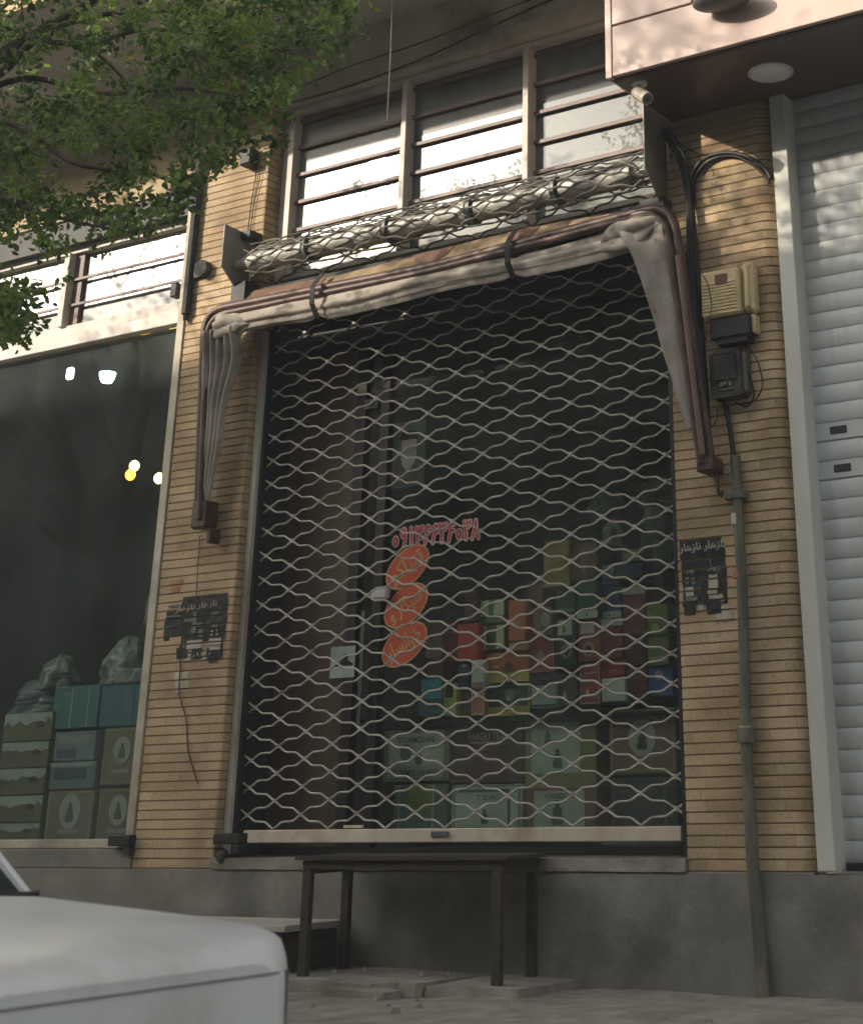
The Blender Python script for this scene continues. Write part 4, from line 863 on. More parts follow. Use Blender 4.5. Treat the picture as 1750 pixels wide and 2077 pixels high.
cable([(1362, 300), (1392, 352), (1404, 430), (1413, 540), (1424, 690), (1434, 820)], .013, 'second black cable close beside the thickest one on the right pillar', -.035)
cable([(1350, 280), (1378, 330), (1392, 400), (1396, 520), (1405, 600), (1418, 700)], .010, 'thin black cable on the inner side of the bundle at the right pillar', -.06)
cable([(1404, 440), (1400, 380), (1412, 338), (1440, 316), (1480, 310), (1520, 320), (1550, 342), (1562, 362)], .013, 'black cable arching over the right pillar towards the white column', -.03)
cable([(1408, 420), (1408, 370), (1428, 334), (1466, 316), (1505, 322), (1545, 350), (1560, 372)], .008, 'thinner black cable just under the arching one', -.022)
cable([(1350, 250), (1372, 285), (1420, 312), (1470, 308), (1500, 305)], .004, 'thin wire from the gate side plate to the arching cables', -.02, WIRE)
cable([(1325, 290), (1335, 275), (1350, 262), (1365, 280), (1362, 320), (1372, 300), (1390, 330)], .004, 'tangled thin wires above the right side plate', -.12, CABLE, jit=.02)
cable([(1318, 268), (1330, 250), (1345, 262), (1356, 248)], .003, 'short thin wire hanging off the soffit corner', -.1, CABLE, jit=.01)
cable([(1425, 560), (1437, 585), (1442, 620), (1436, 655), (1430, 690)], .003, 'thin brown wire hanging in front of the cream meter box', -.15, WIRE)
cable([(1505, 690), (1535, 730), (1545, 780), (1530, 812), (1505, 820)], .004, 'outer thin wire looping right of the black panel', -.03, WIRE)
cable([(1500, 720), (1520, 760), (1528, 800), (1515, 824), (1490, 816)], .005, 'inner dark wire looping right of the black panel', -.04)
cable([(1416, 730), (1414, 770), (1422, 800), (1430, 810)], .004, 'small black wire loop left of the black panel', -.16)
cable([(1452, 828), (1454, 850), (1444, 864), (1438, 858)], .003, 'little wire hook under the black panel', -.03, WIRE)
cable([(1475, 682), (1495, 700), (1505, 712)], .003, 'thin wire between the meter box and the black panel', -.05, WIRE)
# wires on the left pillar
cable([(512, 318), (520, 350), (510, 410), (503, 470)], .004, 'thin brown wire hanging down the lit left pillar', -.012, WIRE)
cable([(524, 322), (528, 360), (516, 410), (508, 468)], .003, 'second thin wire beside the brown one on the lit left pillar', -.012, WIRE)
cable([(405, 1088), (402, 1150), (398, 1215)], .003, 'thin wire from the awning foot down to the left poster', -.012, WIRE)
cable([(366, 1338), (364, 1400), (368, 1425), (378, 1460), (382, 1520), (392, 1560), (402, 1590)], .004, 'dark thin wire wandering down the left pillar under its poster', -.012, WIRE)
a_, b_2 = at(795, -40, -.7), at(785, 245, -.3)
cable([a_, a_.lerp(b_2, .5)+Vector((.01, 0, 0)), b_2], .003, 'pale string hanging from the overhang in front of the window', 0, STRING, 'hanging_string', 'string')
cable([(560, 216), (700, 178), (850, 122), (980, 62), (1100, 8), (1230, -45)], .008, 'lower dark cable slung under the overhang above the window', -.03)
cable([(560, 200), (700, 138), (850, 88), (1012, 24), (1150, -30)], .006, 'upper dark cable slung under the overhang', -.05)
# ---------------------------------------------------------------- posters on the pillars
def courses(z0, z1):
    k = math.floor(z0/CH)
    while k*CH < z1:
        lo, hi = max(k*CH+.0008, z0), min(k*CH+CH-.0055, z1); k += 1
        if hi-lo > .006: yield lo, hi
def strip_poster(corner, cells, label, holes=(), seed=1):
    """ink pasted course by course: cells = list of (px0,py0,px1,py1,material index)"""
    t = thing('wall_poster', label, 'poster', (at(*corner).x, 0, at(*corner).z))
    mats = [POSTB, POSTW, POSTG]; bufs = [MB(), MB(), MB()]; random.seed(seed)
    for q, (a, b, c, d, mi) in enumerate(cells):
        x0, x1, z0, z1 = rectxz(a, b, c, d, 0); z0 -= .013*(mi == 0); z1 += .013*(mi == 0); y = -.002-.0002*q
        for lo, hi in courses(z0, z1):
            e0, e1 = x0+random.uniform(-.005, .005), x1+random.uniform(-.005, .005); k = max(2, int((e1-e0)/.02)); P = []
            for i in range(k+1): P.append((e0+(e1-e0)*i/k, lo+random.uniform(0, .0025)))
            for i in range(k, -1, -1): P.append((e0+(e1-e0)*i/k, hi-random.uniform(0, .0025)))
            bufs[mi].prism(P, y, y+.0015)
    for nm, b, m in zip(('ink', 'paper', 'faded_print'), bufs, mats):
        if b.v: b.build(nm, m, t)
    return t
tp = strip_poster((1425, 1165), [(1379, 1094, 1462, 1110, 0), (1380, 1110, 1470, 1124, 0), (1380, 1125, 1471, 1150, 0), (1383, 1150, 1473, 1176, 0), (1384, 1177, 1474, 1200, 0), (1385, 1200, 1474, 1222, 0), (1386, 1222, 1412, 1243, 0), (1432, 1222, 1462, 1240, 0),
   (1391, 1190, 1408, 1210, 1), (1392, 1210, 1414, 1222, 2), (1436, 1165, 1455, 1205, 1), (1437, 1206, 1465, 1216, 1), (1391, 1170, 1395, 1186, 2), (1404, 1170, 1408, 1186, 2), (1416, 1228, 1428, 1242, 1), (1434, 1128, 1450, 1130, 2), (1439, 1130, 1441, 1150, 2), (1388, 1131, 1405, 1133, 2), (1410, 1192, 1422, 1195, 2), (1414, 1224, 1424, 1228, 2), (1461, 1212, 1470, 1222, 2)],
   'dark stencilled poster with white Persian heading left of the conduit')
q = at(1424, 1109, -.006); m_ = MB(); text(m_, ar('نازهار نازهار'), q.x, q.z, .262, .052, -.010, .02, .018)
for (px, py, w_) in ((1399, 1160, .045), (1444, 1154, .05)):
    q = at(px, py, -.006); text(m_, ar('پودر'), q.x, q.z, w_, .026, -.010, .0, .014)
m_.build('lettering', POSTW, tp)
tp = strip_poster((400, 1270), [(371, 1211, 462, 1224, 0), (369, 1224, 462, 1240, 0), (338, 1238, 460, 1258, 0), (335, 1258, 460, 1275, 0), (333, 1275, 458, 1284, 0), (333, 1284, 345, 1296, 0), (371, 1284, 458, 1296, 0), (366, 1296, 372, 1318, 0), (376, 1296, 380, 1316, 0), (450, 1296, 454, 1312, 0), (359, 1318, 382, 1332, 0), (390, 1320, 412, 1332, 0), (420, 1318, 452, 1331, 0), (424, 1332, 442, 1339, 0),
   (380, 1298, 410, 1316, 1), (424, 1294, 449, 1308, 1), (426, 1312, 447, 1319, 1), (382, 1320, 390, 1332, 1), (412, 1322, 419, 1330, 1), (377, 1334, 388, 1341, 1), (410, 1334, 420, 1340, 1), (345, 1226, 368, 1232, 2), (338, 1248, 366, 1252, 2), (376, 1250, 396, 1262, 2), (430, 1240, 446, 1247, 2), (372, 1270, 384, 1274, 2), (400, 1262, 412, 1272, 2), (432, 1266, 444, 1272, 2), (404, 1276, 414, 1292, 2), (430, 1278, 433, 1290, 1), (441, 1276, 443, 1290, 1), (338, 1270, 350, 1276, 2), (392, 1240, 400, 1284, 2)],
   'larger torn black and white poster on the left brick pillar', seed=5)
q = at(400, 1231, -.006); m_ = MB(); text(m_, ar('نازهار نازهار'), q.x-.005, q.z, .34, .042, -.010, .05, .012)
q = at(408, 1327, -.006); text(m_, ar('بازار'), q.x, q.z, .16, .026, -.010, .05, .01); m_.build('lettering', POSTW, tp)
def patch(px, mat, label, seed, name='wall_patch'):
    m = MB(); random.seed(seed); x0, x1, z0, z1 = rectxz(*px, 0)
    for lo, hi in courses(z0, z1):
        a, b = x0+random.uniform(0, .03), x1-random.uniform(0, .03); k = 6
        P = [(a+(b-a)*i/k, lo+random.uniform(0, .004)) for i in range(k+1)]+[(a+(b-a)*i/k, hi-random.uniform(0, .005)) for i in range(k, -1, -1)]
        m.prism(P, -.003, -.001)
    return one(name, m, mat, label, 'patch')
patch((350, 1362, 388, 1404), PLASTW, 'white plaster patch under the left poster', 2)
patch((1446, 1228, 1494, 1262), PLASTW, 'white plaster patch under the right poster', 3)
patch((1448, 1270, 1462, 1294), PLASTW, 'tiny white plaster mark below the patch on the right pillar', 4)
patch((345, 1176, 372, 1202), PLASTR, 'faded pink paint mark above the left poster', 5)
m_ = MB(); q = at(1531, 1145, -.002); text(m_, ar('تخلیه چاه'), q.x, q.z, .06, .016, -.0022, 0, .004); q = at(1531, 1161, -.002); text(m_, '۳۳۲۶۰۷۱', q.x, q.z, .06, .013, -.0022, 0, .004)
one('wall_stencil', m_, INKG, 'faint two-line stencil print on the bricks right of the conduit', 'stencil')
# chipped mortar lumps at pillar feet
for (px, py, Y, r, lab) in ((452, 1738, -.004, .045, 'dark lump of mortar at the right foot of the left pillar'),):
    c = at(px, py, Y); m_ = MB(); m_.grid(lambda u, v: c+Vector((r*math.sin(PI*v)*math.cos(2*PI*u)*(1+.3*mn.noise(Vector((u*6, v*5, px)))), .03*math.sin(PI*v)*math.sin(2*PI*u), r*.9*math.cos(PI*v)*(1+.2*mn.noise(Vector((u*5, 1, v*5)))))), 16, 10, closeu=True); one('mortar_lump', m_, DARKS, lab, 'mortar', smooth=True)
# ---------------------------------------------------------------- neighbour on the right
NB = thing('neighbour_canopy', 'boxy pinkish clad canopy with brown underside over the white shutter', 'canopy', (-2, -.35, 4.34))
def clad(x0, x1, z0, z1): m_ = MB(); m_.box(x0, x1, -.690, -.64, z0, z1, ch=.003); m_.build('cladding_panel', PINK, NB)
clad(-3.765, .9, 4.345, 4.640); clad(-3.765, -3.28, 4.652, 5.6); clad(-3.268, .9, 4.652, 5.6)
m_ = MB(); m_.box(-3.76, .9, -.672, -.63, 4.352, 5.6); m_.build('seam_backing', SEAM, NB)
m_ = MB(); m_.box(-3.808, -3.769, -.694, -.64, 4.337, 5.6, ch=.003); m_.build('edge_trim', PINK, NB)
m_ = MB(); m_.box(-3.806, -3.79, -.638, -.01, 4.345, 5.6); m_.build('side_panel', PINK, NB)
for a, b in ((-3.788, -2.28), (-2.272, -.7), (-.692, .9)):
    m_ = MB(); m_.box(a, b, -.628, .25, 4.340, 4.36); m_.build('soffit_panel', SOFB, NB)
m_ = MB(); m_.box(-3.789, .9, -.638, .25, 4.352, 4.9); m_.build('soffit_backing', SEAM, NB)
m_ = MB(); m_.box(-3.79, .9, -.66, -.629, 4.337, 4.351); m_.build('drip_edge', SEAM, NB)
c_ = at(1562, 146, 0); rr = EYE; r_ = RX*((1562-PX)/FL)+DN*((146-PY)/FL)+FW; tt = (4.338-EYE.z)/r_.z; LC = EYE+r_*tt
DL = thing('ceiling_lamp', 'round white ceiling lamp set in the brown canopy soffit', 'lamp', (LC.x, LC.y, 4.33))
m_ = MB(); m_.tube([(LC.x, LC.y, 4.339), (LC.x, LC.y, 4.331), (LC.x, LC.y, 4.325)], [.122, .122, .108], 36); m_.build('rim', DISC, DL, smooth=True)
m_ = MB(); m_.tube([(LC.x, LC.y, 4.3245), (LC.x, LC.y, 4.3225)], [.104, .100], 36); m_.build('diffuser', WHITE, DL, smooth=True)
CC = thing('security_camera', 'small white bullet security camera under the canopy corner', 'security camera', (-3.6, -.4, 4.3))
r_ = RX*((1296-PX)/FL)+DN*((168-PY)/FL)+FW; tt = (4.338-EYE.z)/r_.z; cc = EYE+r_*tt
m_ = MB(); m_.tube([(cc.x, cc.y, 4.339), (cc.x, cc.y, 4.325)], .042, 20); m_.build('base', WHITE, CC, smooth=True)
b0 = cc+Vector((-.005, -.01, -.062)); dirv = Vector((.60, -.30, -.52)).normalized()
m_ = MB(); m_.tube([(cc.x, cc.y, 4.326), (cc.x-.004, cc.y, 4.30), tuple(b0+dirv*.02)], .012, 8); m_.build('arm', WHITE, CC, smooth=True)
m_ = MB(); m_.tube([b0-dirv*.01, b0+dirv*.10, b0+dirv*.115], [.036, .036, .034], 20); bb = m_.build('body', pm('camera_shell', (206, 196, 180), None, 6, .4), CC, smooth=True)
m_ = MB(); m_.tube([b0+dirv*.1155, b0+dirv*.118], [.029, .027], 18); m_.build('front_glass', GREYM, bb); m_ = MB(); m_.tube([b0+dirv*.1185, b0+dirv*.120], [.012, .011], 14); m_.build('lens', BLACKM, bb)
q = at(1462, 2, -.80); SG = thing('sign_lamp', 'dark grey rounded floodlight on the front of the pink canopy', 'lamp', (q.x, -.8, q.z))
m_ = MB(); m_.grid(lambda u, v: (q.x+.17*math.cos(PI*(v-.5))*math.cos(2*PI*u)*1.0, -.78+.10*math.cos(PI*(v-.5))*math.sin(2*PI*u), q.z+.02+.05*math.sin(PI*(v-.5))), 28, 14, closeu=True); m_.build('shell', GREYM, SG, smooth=True)
m_ = MB(); m_.box(q.x-.03, q.x+.03, -.78, -.691, q.z+.02, q.z+.06); m_.build('arm', GREYM, SG)
# white column and shutter
m_ = MB(); m_.box(-3.166, -3.078, -.020, .14, .505, 4.335, ch=.004); m_.box(-3.182, -3.168, .02, .13, .50, 4.335)
one('white_column', m_, pm('column_paint', (214, 214, 206), (196, 196, 188), 3, .55, stretch=(1, 1, .4)), 'narrow white steel column between the right pillar and the shutter', 'column')
SH = thing('roller_shutter', 'closed white roller shutter with curved slats and two slotted slats', 'shutter', (-2, .1, .5))
m_ = MB(); PT = .0955; z = .535; rows = []; slot_z = (at(1700, 862, .1).z, at(1708, 935, .1).z)
prof = [(0, .002), (.06, -.001), (.30, -.0055), (.55, -.007), (.78, -.005), (.92, -.001), (.945, .005), (1, .005)]
k = 0; flat = []
while z < 4.34:
    isf = any(z <= s_ < z+PT for s_ in slot_z)
    if isf: flat.append(z)
    x0_, x1_ = -3.10, 1.2
    pr = [(0, .004), (.04, -.006), (.92, -.006), (.94, .006), (1, .006)] if isf else prof
    V = []
    for t_, y in pr: V += [(x0_, .105+y, z+t_*PT), (x1_, .105+y, z+t_*PT)]
    m_.add(V, [(2*i, 2*i+1, 2*i+3, 2*i+2) for i in range(len(pr)-1)])
    z += PT
m_.build('slats', SHUT, SH, smooth=True)
for s_, px in zip(flat[::-1], (1699, 1707)):
    c_ = at(px, 862 if px == 1699 else 935, .1); zc = s_+.5*PT
    m_ = MB(); m_.box(c_.x-.045, c_.x+.045, .094, .0985, zc-.019, zc+.019, ch=.002); m_.build('slot', pm('slot_dark', (52, 54, 60), None, 5, .6), SH)
m_ = MB(); m_.box(-3.10, 1.2, .115, .16, .51, 4.33); m_.build('backing', DARKS, SH); m_ = MB(); m_.box(-3.07, 1.2, .085, .114, .503, .536, ch=.004); m_.build('bottom_bar', BLACKM, SH)
# ---------------------------------------------------------------- table and low bench
TB = thing('wooden_table', 'narrow dark wooden table on thin legs in front of the gate', 'table', (-5.2, -.3, .06))
def rot(x, y): a = .16; dx, dy = x+5.2, y+.29; return (-5.2+dx*math.cos(a)-dy*math.sin(a), -.29+dx*math.sin(a)*.35+dy*math.cos(a))
def rbox(m, x0, x1, y0, y1, z0, z1):
    q = [rot(x0, y0), rot(x1, y0), rot(x1, y1), rot(x0, y1)]; V = [(x, y, z0) for x, y in q]+[(x, y, z1) for x, y in q]
    m.add(V, [(3, 2, 1, 0), (4, 5, 6, 7), (0, 1, 5, 4), (1, 2, 6, 5), (2, 3, 7, 6), (3, 0, 4, 7)])
m_ = MB(); rbox(m_, -5.81, -4.56, -.52, -.05, .564, .582); m_.build('tabletop', WOODD, TB)
m_ = MB(); rbox(m_, -5.77, -4.60, -.50, -.475, .522, .561); rbox(m_, -5.77, -4.60, -.10, -.075, .522, .561); rbox(m_, -5.77, -5.745, -.474, -.101, .50, .561); rbox(m_, -4.625, -4.60, -.474, -.101, .50, .561); m_.build('apron', WOODD, TB)
for x in (-5.765, -4.65):
    for y in (-.505, -.12): m_ = MB(); rbox(m_, x, x+.046, y, y+.042, .045, .521); m_.build('leg', WOODD, TB)
LB = thing('low_bench', 'low bench with pale weathered plank top left of the wooden table', 'bench', (-6.6, -.28, .06))
m_ = MB(); m_.box(-7.35, -5.83, -.52, -.05, .240, .270, ch=.004); m_.build('seat', WOODT, LB)
m_ = MB(); m_.box(-7.33, -5.87, -.485, -.455, .17, .231); m_.box(-5.90, -5.87, -.454, -.07, .06, .231); m_.build('apron', WOODD, LB)
for x in (-7.30, -5.945):
    for y in (-.485, -.12): m_ = MB(); m_.box(x, x+.05, y, y+.045, .06, .169 if y < -.3 else .231); m_.build('leg', WOODT, LB)
# ---------------------------------------------------------------- white car
CAR = thing('parked_car', 'white boxy saloon car parked at the kerb in the lower left corner', 'car', (-4.6, -4.65, ZR))
YC, HW = -4.43, .78
def ss(a, b, t): t = max(0, min(1, (t-a)/(b-a))); return t*t*(3-2*t)
XF = -2.83
def top(x):            # body top line (hood, cowl, boot)
    d = XF-x
    if d < 1.16: return .497+.078*(d/1.16)**.9-.030*math.exp(-d/.03)
    if d < 3.1: return .575
    return .575-.05*((d-3.1)/1.1)**2
secs = []
xs = [XF-.0, XF-.006, XF-.02, XF-.045, XF-.09, XF-.16, XF-.3, XF-.5, XF-.7, XF-.9, XF-1.05, XF-1.16, XF-1.4, XF-1.9, XF-2.5, XF-3.1, XF-3.5, XF-3.9, XF-4.12, XF-4.16]
def section(x):
    zt = top(x); d = XF-x; dr = .03*math.exp(-d/.02); hw = HW-.30*max(0, 1-d/.40)**2.2-.01*max(0, 1-d)
    zt -= dr*.3
    crown = .022*ss(0, .3, d)
    P = []
    zb = ZR+.22
    side = [(hw-.06, zb), (hw-.015, zb+.06), (hw, zb+.25), (hw+.004, zt-.20), (hw-.004, zt-.075), (hw-.012, zt-.045), (hw-.03, zt-.015), (hw-.06, zt), (hw-.10, zt+.006)]
    for y, z in side: P.append((x, YC-y, z))
    for k in range(1, 8): t = -1+2*k/8; P.append((x, YC+t*(hw-.10), zt+.006+crown*(1-t*t)))
    for y, z in side[::-1]: P.append((x, YC+y, z))
    return P
m_ = MB(); rows_ = [section(x) for x in xs]; kx = len(rows_[0]); V = [p for r in rows_ for p in r]
F = [(r*kx+i, r*kx+i+1, (r+1)*kx+i+1, (r+1)*kx+i) for r in range(len(xs)-1) for i in range(kx-1)]
F.append(tuple(range(kx))); F.append(tuple((len(xs)-1)*kx+i for i in range(kx))[::-1]); F += [(r*kx, (r+1)*kx, (r+1)*kx+kx-1, r*kx+kx-1) for r in range(len(xs)-1)]
m_.add(V, F); m_.build('body', CARW, CAR, smooth=True)
# front details: nose panel gap, end cap, bumper, grille, lights
m_ = MB(); m_.box(XF+.000, XF+.0025, YC-HW+.32, YC+HW-.32, .437, .4415); m_.build('panel_gap', GREYM, CAR); m_ = MB(); m_.box(XF-.062, XF-.0445, YC+.546, YC+.5495, .10, .437); m_.build('panel_gap', GREYM, CAR)
m_ = MB(); m_.box(XF-.02, XF+.004, YC-.45, YC+.45, .12, .30); gr = m_.build('grille', BLACKM, CAR)
for sg in (-1, 1):
    m_ = MB(); m_.box(XF-.02, XF+.010, YC+sg*.58-.10, YC+sg*.58+.10, .13, .30, ch=.01); m_.build('headlight', CHROME, CAR)
    m_ = MB(); m_.box(XF-.05, XF+.008, YC+sg*.45-.07, YC+sg*.45+.07, -.06, 0, ch=.006); m_.build('fog_lamp', CHROME, CAR)
m_ = MB(); m_.box(XF-.12, XF+.10, YC-HW+.02, YC+HW-.02, -.09, .03, ch=.03); m_.build('front_bumper', BLACKM, CAR)
m_ = MB(); m_.box(XF-4.26, XF-4.10, YC-HW+.02, YC+HW-.02, -.09, .03, ch=.03); m_.build('rear_bumper', BLACKM, CAR)
# greenhouse
def gh(x, hw, z): return [(x, YC-hw, z), (x, YC+hw, z)]
A0, A1, R0, R1, Q0, Q1 = (XF-1.16, .70, .573), (XF-1.66, .60, .98), (XF-1.74, .58, 1.01), (XF-2.80, .58, 1.01), (XF-2.90, .60, .98), (XF-3.35, .70, .573)
m_ = MB(); V = gh(*A1)+gh(*R0)+gh(*R1)+gh(*Q0)+gh(A1[0], .585, .985)+gh(Q0[0], .585, .985); m_.add(V, [(0, 1, 3, 2), (2, 3, 5, 4), (4, 5, 7, 6), (0, 2, 4, 6), (1, 7, 5, 3)]); m_.build('roof', CARW, CAR, smooth=True, solid=.02)
for nm, a, b in (('windscreen', A0, A1), ('rear_window', Q1, Q0)):
    m_ = MB(); m_.add([(a[0], YC-a[1]+.02, a[2]), (a[0], YC+a[1]-.02, a[2]), (b[0], YC+b[1]-.02, b[2]), (b[0], YC-b[1]+.02, b[2])], [(0, 1, 2, 3)]); m_.build(nm, CARG, CAR, solid=.005)
for sg in (-1, 1):
    for qa, qb, qr in (((A0[0], YC+sg*A0[1], A0[2]-.01), (A1[0], YC+sg*A1[1], A1[2]+.005), .019), ((Q1[0], YC+sg*Q1[1], Q1[2]-.01), (Q0[0], YC+sg*Q0[1], Q0[2]+.005), .03), ((XF-2.15, YC+sg*.72, .57), (XF-2.18, YC+sg*.60, 1.0), .02)):
        m_ = MB(); m_.tube([qa, qb], qr, 8); m_.build('window_pillar', CARW, CAR, smooth=True)
    m_ = MB(); m_.add([(A0[0]-.02, YC+sg*.705, .59), (Q1[0]+.02, YC+sg*.705, .59), (Q0[0], YC+sg*.598, .99), (A1[0], YC+sg*.598, .99)], [(0, 1, 2, 3)]); m_.build('side_window', CARG, CAR, solid=.005)
    for x in (XF-.72, XF-3.35):
        m_ = MB(); yy = YC+sg*(HW-.10); m_.tube([(x, yy-.09, ZR+.29), (x, yy-.08, ZR+.29), (x, yy+.08, ZR+.29), (x, yy+.09, ZR+.29)], [.26, .29, .29, .26], 28); wh = m_.build('wheel', RUBBER, CAR, smooth=True)
        m_ = MB(); yo = yy+sg*.091; m_.tube([(x, yo, ZR+.29), (x, yo+sg*.012, ZR+.29)], [.19, .17], 24); m_.build('rim', CHROME, wh, smooth=True)
m_ = MB(); m_.box(A0[0]-.25, Q1[0]+.2, YC-.66, YC+.66, .40, .570); m_.build('cabin_floor', BLACKM, CAR)
m_ = MB(); m_.tube([(A0[0]+.03, YC+HW-.08, .584), (A0[0]+.06, YC, .606), (A0[0]+.03, YC-HW+.08, .584)], .008, 6); m_.build('cowl_seal', BLACKM, CAR)
# ---------------------------------------------------------------- trees
def leaves(mb, pts, size, rnd, tint, droop=.2):
    for p, s_ in pts:
        d = Vector((rnd.gauss(0, 1), rnd.gauss(0, 1), rnd.gauss(0, .7)-droop)).normalized(); b = d.orthogonal().normalized()
        b = (Matrix.Rotation(rnd.uniform(0, 2*PI), 3, d) @ b); L = size*rnd.uniform(.7, 1.35); Wd = L*.27
        nrm = d.cross(b)*.10*L
        V = [p, p+d*L*.35+b*Wd+nrm, p+d*L*.72+b*Wd*.75+nrm, p+d*L, p+d*L*.72-b*Wd*.75+nrm, p+d*L*.35-b*Wd+nrm]
        mb.add(V, [(0, 1, 2, 3), (0, 3, 4, 5)]); tint += [s_]*6
rnd = random.Random(21)
TREE = thing('street_tree', 'leafy green street tree reaching in over the upper left of the view', 'tree', (-7.9, -2.6, 0))
def limb(mb, pts, r0, r1):
    P = [Vector(p) for p in pts]; out = []; k = 6
    for i in range(len(P)-1):
        a, b, c, d = P[max(i-1, 0)], P[i], P[i+1], P[min(i+2, len(P)-1)]
        for j in range(k): t = j/k; out.append(.5*((2*b)+(c-a)*t+(2*a-5*b+4*c-d)*t*t+(3*b-a-3*c+d)*t**3)+Vector((mn.noise(b*3+Vector((t*2, 0, 0))), mn.noise(b*2+Vector((0, t*2, 5))), 0))*.012)
    out.append(P[-1]); N = len(out); mb.tube(out, [r0+(r1-r0)*i/(N-1) for i in range(N)], 9)
tr = MB(); limb(tr, [(-7.95, -2.7, -.05), (-7.9, -2.66, 1.2), (-7.8, -2.6, 2.6), (-7.5, -2.5, 3.7), (-7.1, -2.4, 4.4)], .17, .09); tr.build('trunk', BARK, TREE, smooth=True)
def px3(x, y, Y): return at(x, y, Y)
bm_ = MB(); br_pts = []
def branch(pix, r0, r1):
    P = [px3(*p) for p in pix]; limb(bm_, P, r0, r1); br_pts.append(P)
base = Vector((-7.1, -2.4, 4.4))
limb(bm_, [base, px3(0, 115, -2.3), px3(60, 78, -2.25), px3(190, 0, -2.2), px3(330, -110, -2.1)], .05, .022)
branch([(-150, 260, -2.4), (0, 150, -2.3), (90, 70, -2.3), (210, 30, -2.2), (420, 20, -2.0), (640, 10, -1.9)], .03, .006)
branch([(-150, 260, -2.4), (40, 160, -2.2), (200, 190, -2.1), (380, 180, -2.0), (540, 210, -1.9)], .022, .005)
branch([(-150, 260, -2.4), (20, 250, -2.3), (150, 330, -2.2), (300, 350, -2.1), (400, 400, -2.0)], .022, .005)
branch([(-150, 330, -2.5), (0, 400, -2.4), (110, 440, -2.3), (260, 470, -2.2)], .02, .005)
branch([(60, 78, -2.25), (180, 90, -2.2), (300, 60, -2.1), (520, 90, -2.0), (650, 130, -1.9)], .018, .004)
branch([(-150, 480, -2.5), (-20, 560, -2.4), (40, 630, -2.3)], .014, .004)
branch([(160, 75, -2.2), (240, 150, -2.1), (330, 250, -2.0)], .012, .004)
branch([(230, 30, -2.2), (380, 100, -2.1), (480, 170, -2.0), (570, 240, -1.9)], .012, .004)
limb(bm_, [base, (-6.9, -2.9, 5.2), (-6.5, -3.5, 5.9), (-6.2, -4.0, 6.4)], .04, .01)
limb(bm_, [base, (-6.4, -2.6, 5.0), (-5.4, -2.6, 5.15), (-4.1, -2.6, 5.05)], .03, .006)  # out-of-view limb for the added shading clumps
bm_.build('branches', BARK, TREE, smooth=True)
# crown: clump centres fill the part of the crown the street side shows, then each clump is hung with leaves
poly = [(-80, -80), (760, -80), (725, 30), (690, 60), (700, 130), (640, 120), (600, 175), (590, 230), (545, 300), (480, 310), (430, 345), (405, 400), (380, 395), (335, 440), (290, 470), (240, 490), (170, 480), (110, 515), (40, 500), (-80, 540)]
hole = [((150, 345), 55), ((225, 305), 30), ((330, 330), 34), ((250, 400), 26), ((60, 20), 60), ((120, 5), 40), ((110, 130), 50), ((230, 120), 34), ((40, 180), 45), ((290, 215), 24), ((600, 120), 20), ((420, 300), 18), ((330, 45), 22)]
def inp(x, y, P):
    c = False
    for i in range(len(P)):
        (a, b), (d, e) = P[i], P[i-1]
        if (b > y) != (e > y) and x < (d-a)*(y-b)/(e-b)+a: c = not c
    return c
crown = MB(); tint = []; n_c = 0
while n_c < 520:
    x, y = rnd.uniform(-80, 760), rnd.uniform(-80, 540)
    if n_c > 470: x, y = rnd.uniform(-60, 95), rnd.uniform(575, 690)
    elif not inp(x, y, poly): continue
    if any((x-h[0])**2+(y-h[1])**2 < (r*1.0)**2 for h, r in hole) and rnd.random() < .88: continue
    if n_c > 470 and rnd.random() > math.exp(-((x-20)/60)**2): continue
    dY = rnd.uniform(-2.75, -1.65); c = px3(x, y, dY); n_c += 1
    tw = rnd.uniform(.05, 1); sz = rnd.uniform(.07, .13)
    dr = Vector((rnd.gauss(.5, .5), rnd.gauss(0, .6), rnd.gauss(-.15, .35))).normalized()
    pts = []
    for k in range(26):
        t = rnd.uniform(-1, 1); pts.append((c+dr*t*sz+Vector((rnd.gauss(0, .026), rnd.gauss(0, .03), rnd.gauss(0, .022))), max(0, min(1, tw+rnd.gauss(0, .18)))))
    leaves(crown, pts, .042, rnd, tint)
# the same tree's outer branch over the canopy (its shade dapples the pink front)
for k in range(75):
    c = Vector((-6.22+rnd.gauss(0, .17), -4.0+rnd.gauss(0, .2), 6.36+rnd.gauss(0, .15)))
    leaves(crown, [(c+Vector((rnd.gauss(0, .06), rnd.gauss(0, .06), rnd.gauss(0, .05))), rnd.random()) for _ in range(18)], .042, rnd, tint)
for k in range(60):  # unseen clumps placed to dapple the left windows and pillar edge
    c = Vector((-9.9+rnd.gauss(0, .35), -2.6+rnd.gauss(0, .5), 5.5+rnd.gauss(0, .5)))
    leaves(crown, [(c+Vector((rnd.gauss(0, .07), rnd.gauss(0, .07), rnd.gauss(0, .06))), rnd.random()) for _ in range(18)], .05, rnd, tint)
for k in range(110):  # unseen leaf clumps added to keep sun off the shutter, roll and awning
    c = Vector((rnd.uniform(-5.6, -3.9), -2.6+rnd.gauss(0, .15), rnd.uniform(4.72, 5.25))) if k < 70 else Vector((rnd.uniform(-7.4, -5.7), -2.6+rnd.gauss(0, .15), rnd.uniform(4.62, 5.0)))
    leaves(crown, [(c+Vector((rnd.gauss(0, .07), rnd.gauss(0, .07), rnd.gauss(0, .06))), rnd.random()) for _ in range(18)], .045, rnd, tint)
co = crown.build('crown', LEAF, TREE)
at_ = co.data.attributes.new('tint', 'FLOAT', 'POINT'); at_.data.foreach_set('value', tint)
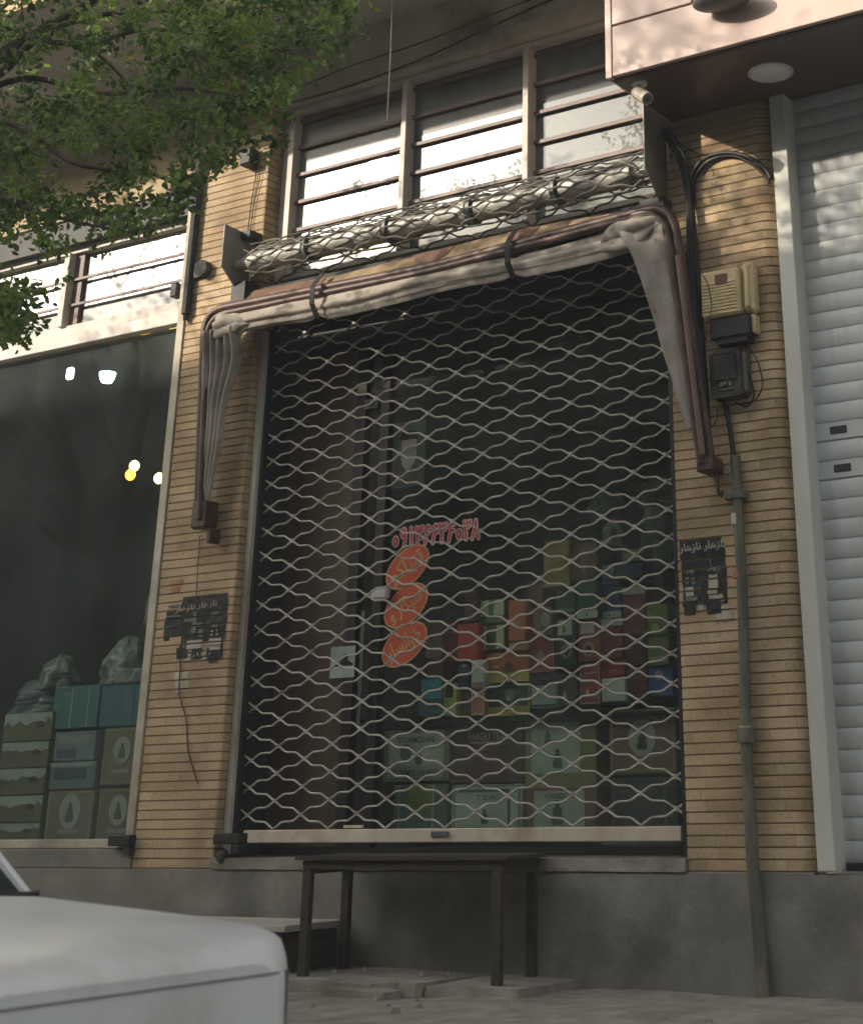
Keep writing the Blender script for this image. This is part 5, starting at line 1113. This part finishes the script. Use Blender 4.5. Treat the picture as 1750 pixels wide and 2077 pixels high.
# street side opposite, seen mirrored in the panes: terrace of houses and bare trees
OB = thing('opposite_building', 'long low brick terrace across the street, seen mirrored in the window panes', 'building', (-12, -13, 0))
m_ = MB(); m_.uv = []; V = [(-60, -10.5, -.6), (30, -10.5, -.6), (30, -10.5, 8.68), (-60, -10.5, 8.68)]; m_.add(V, [(3, 2, 1, 0)]); m_.uv = [(v[0], v[2]) for v in V]; m_.build('front_wall', pm('grey_render', (104, 108, 106), (84, 88, 86), 2, .9), OB)
m_ = MB(); m_.box(-60, 30, -20, -10.52, -.6, 8.6); m_.build('core', CONC, OB)
m_ = MB(); m_.box(-60, 30, -20, -10.4, 8.69, 8.86); m_.build('parapet', CONC, OB)
for i in range(28):
    for z in (.2, 3.1, 5.9):
        x = -58+3.1*i; m_ = MB(); m_.box(x, x+1.9, -10.49, -10.44, z+.9, z+2.4); wf = m_.build('window', DARKS, OB)
def bare_tree(x, y, h, seed, label, leafy):
    r = random.Random(seed); t = thing('bare_tree' if not leafy else 'roadside_tree', label, 'tree', (x, y, ZR)); m = MB(); L = []
    def grow(p, d, ln, rad, lev):
        k = 4; P = [p]; 
        for i in range(k):
            d = (d+Vector((r.gauss(0, .12), r.gauss(0, .12), .05))).normalized(); p = p+d*ln/k; P.append(p)
        m.tube(P, [rad*(1-.12*i) for i in range(k+1)], 6, caps=False)
        if lev >= 4: L.append(p); return
        for q in range(3 if lev < 3 else 2):
            a = r.uniform(0, 2*PI); nd = (d*.75+Vector((math.cos(a), math.sin(a), r.uniform(-.1, .5)))*.6).normalized(); grow(P[r.randint(2, k)], nd, ln*r.uniform(.6, .8), rad*.55, lev+1)
    grow(Vector((x, y, ZR)), Vector((0, 0, 1)), h*.36, .16, 0); m.build('trunk', BARK2, t)
    if leafy:
        cm, ti = MB(), []
        for p in L:
            leaves(cm, [(p+Vector((r.gauss(0, .3), r.gauss(0, .3), r.gauss(0, .25))), r.random()) for _ in range(14)], .22, r, ti)
        o = cm.build('crown', LEAFD, t); a = o.data.attributes.new('tint', 'FLOAT', 'POINT'); a.data.foreach_set('value', ti)
bare_tree(-17.0, -9.0, 11.0, 3, 'bare twiggy tree across the street, mirrored in the left upper panes', False)
bare_tree(-20.5, -9.3, 10.5, 5, 'second bare tree across the street, mirrored further left', False)
bare_tree(-11.5, -9.2, 7.6, 8, 'dark leafy tree across the street mirrored in the shop glass', True)
bare_tree(-5.5, -9.3, 7.4, 9, 'dark leafy tree straight across from the gate', True)

# ---------------------------------------------------------------- added thin haze, lifts the blacks like a windscreen veil
hm = bpy.data.materials.new('veil_haze'); hm.use_nodes = True; hn, hl = hm.node_tree.nodes, hm.node_tree.links
hn.remove(hn['Principled BSDF']); pv = hn.new('ShaderNodeVolumePrincipled'); pv.inputs['Color'].default_value = (.93, .96, .95, 1); pv.inputs['Density'].default_value = .0060; pv.inputs['Anisotropy'].default_value = .0
hl.new(pv.outputs[0], hn['Material Output'].inputs['Volume'])
mb = MB(); mb.box(-410, 410, -410, 410, -8, 14); hz_ = mb.build('haze', hm); tag(hz_, kind='stuff')
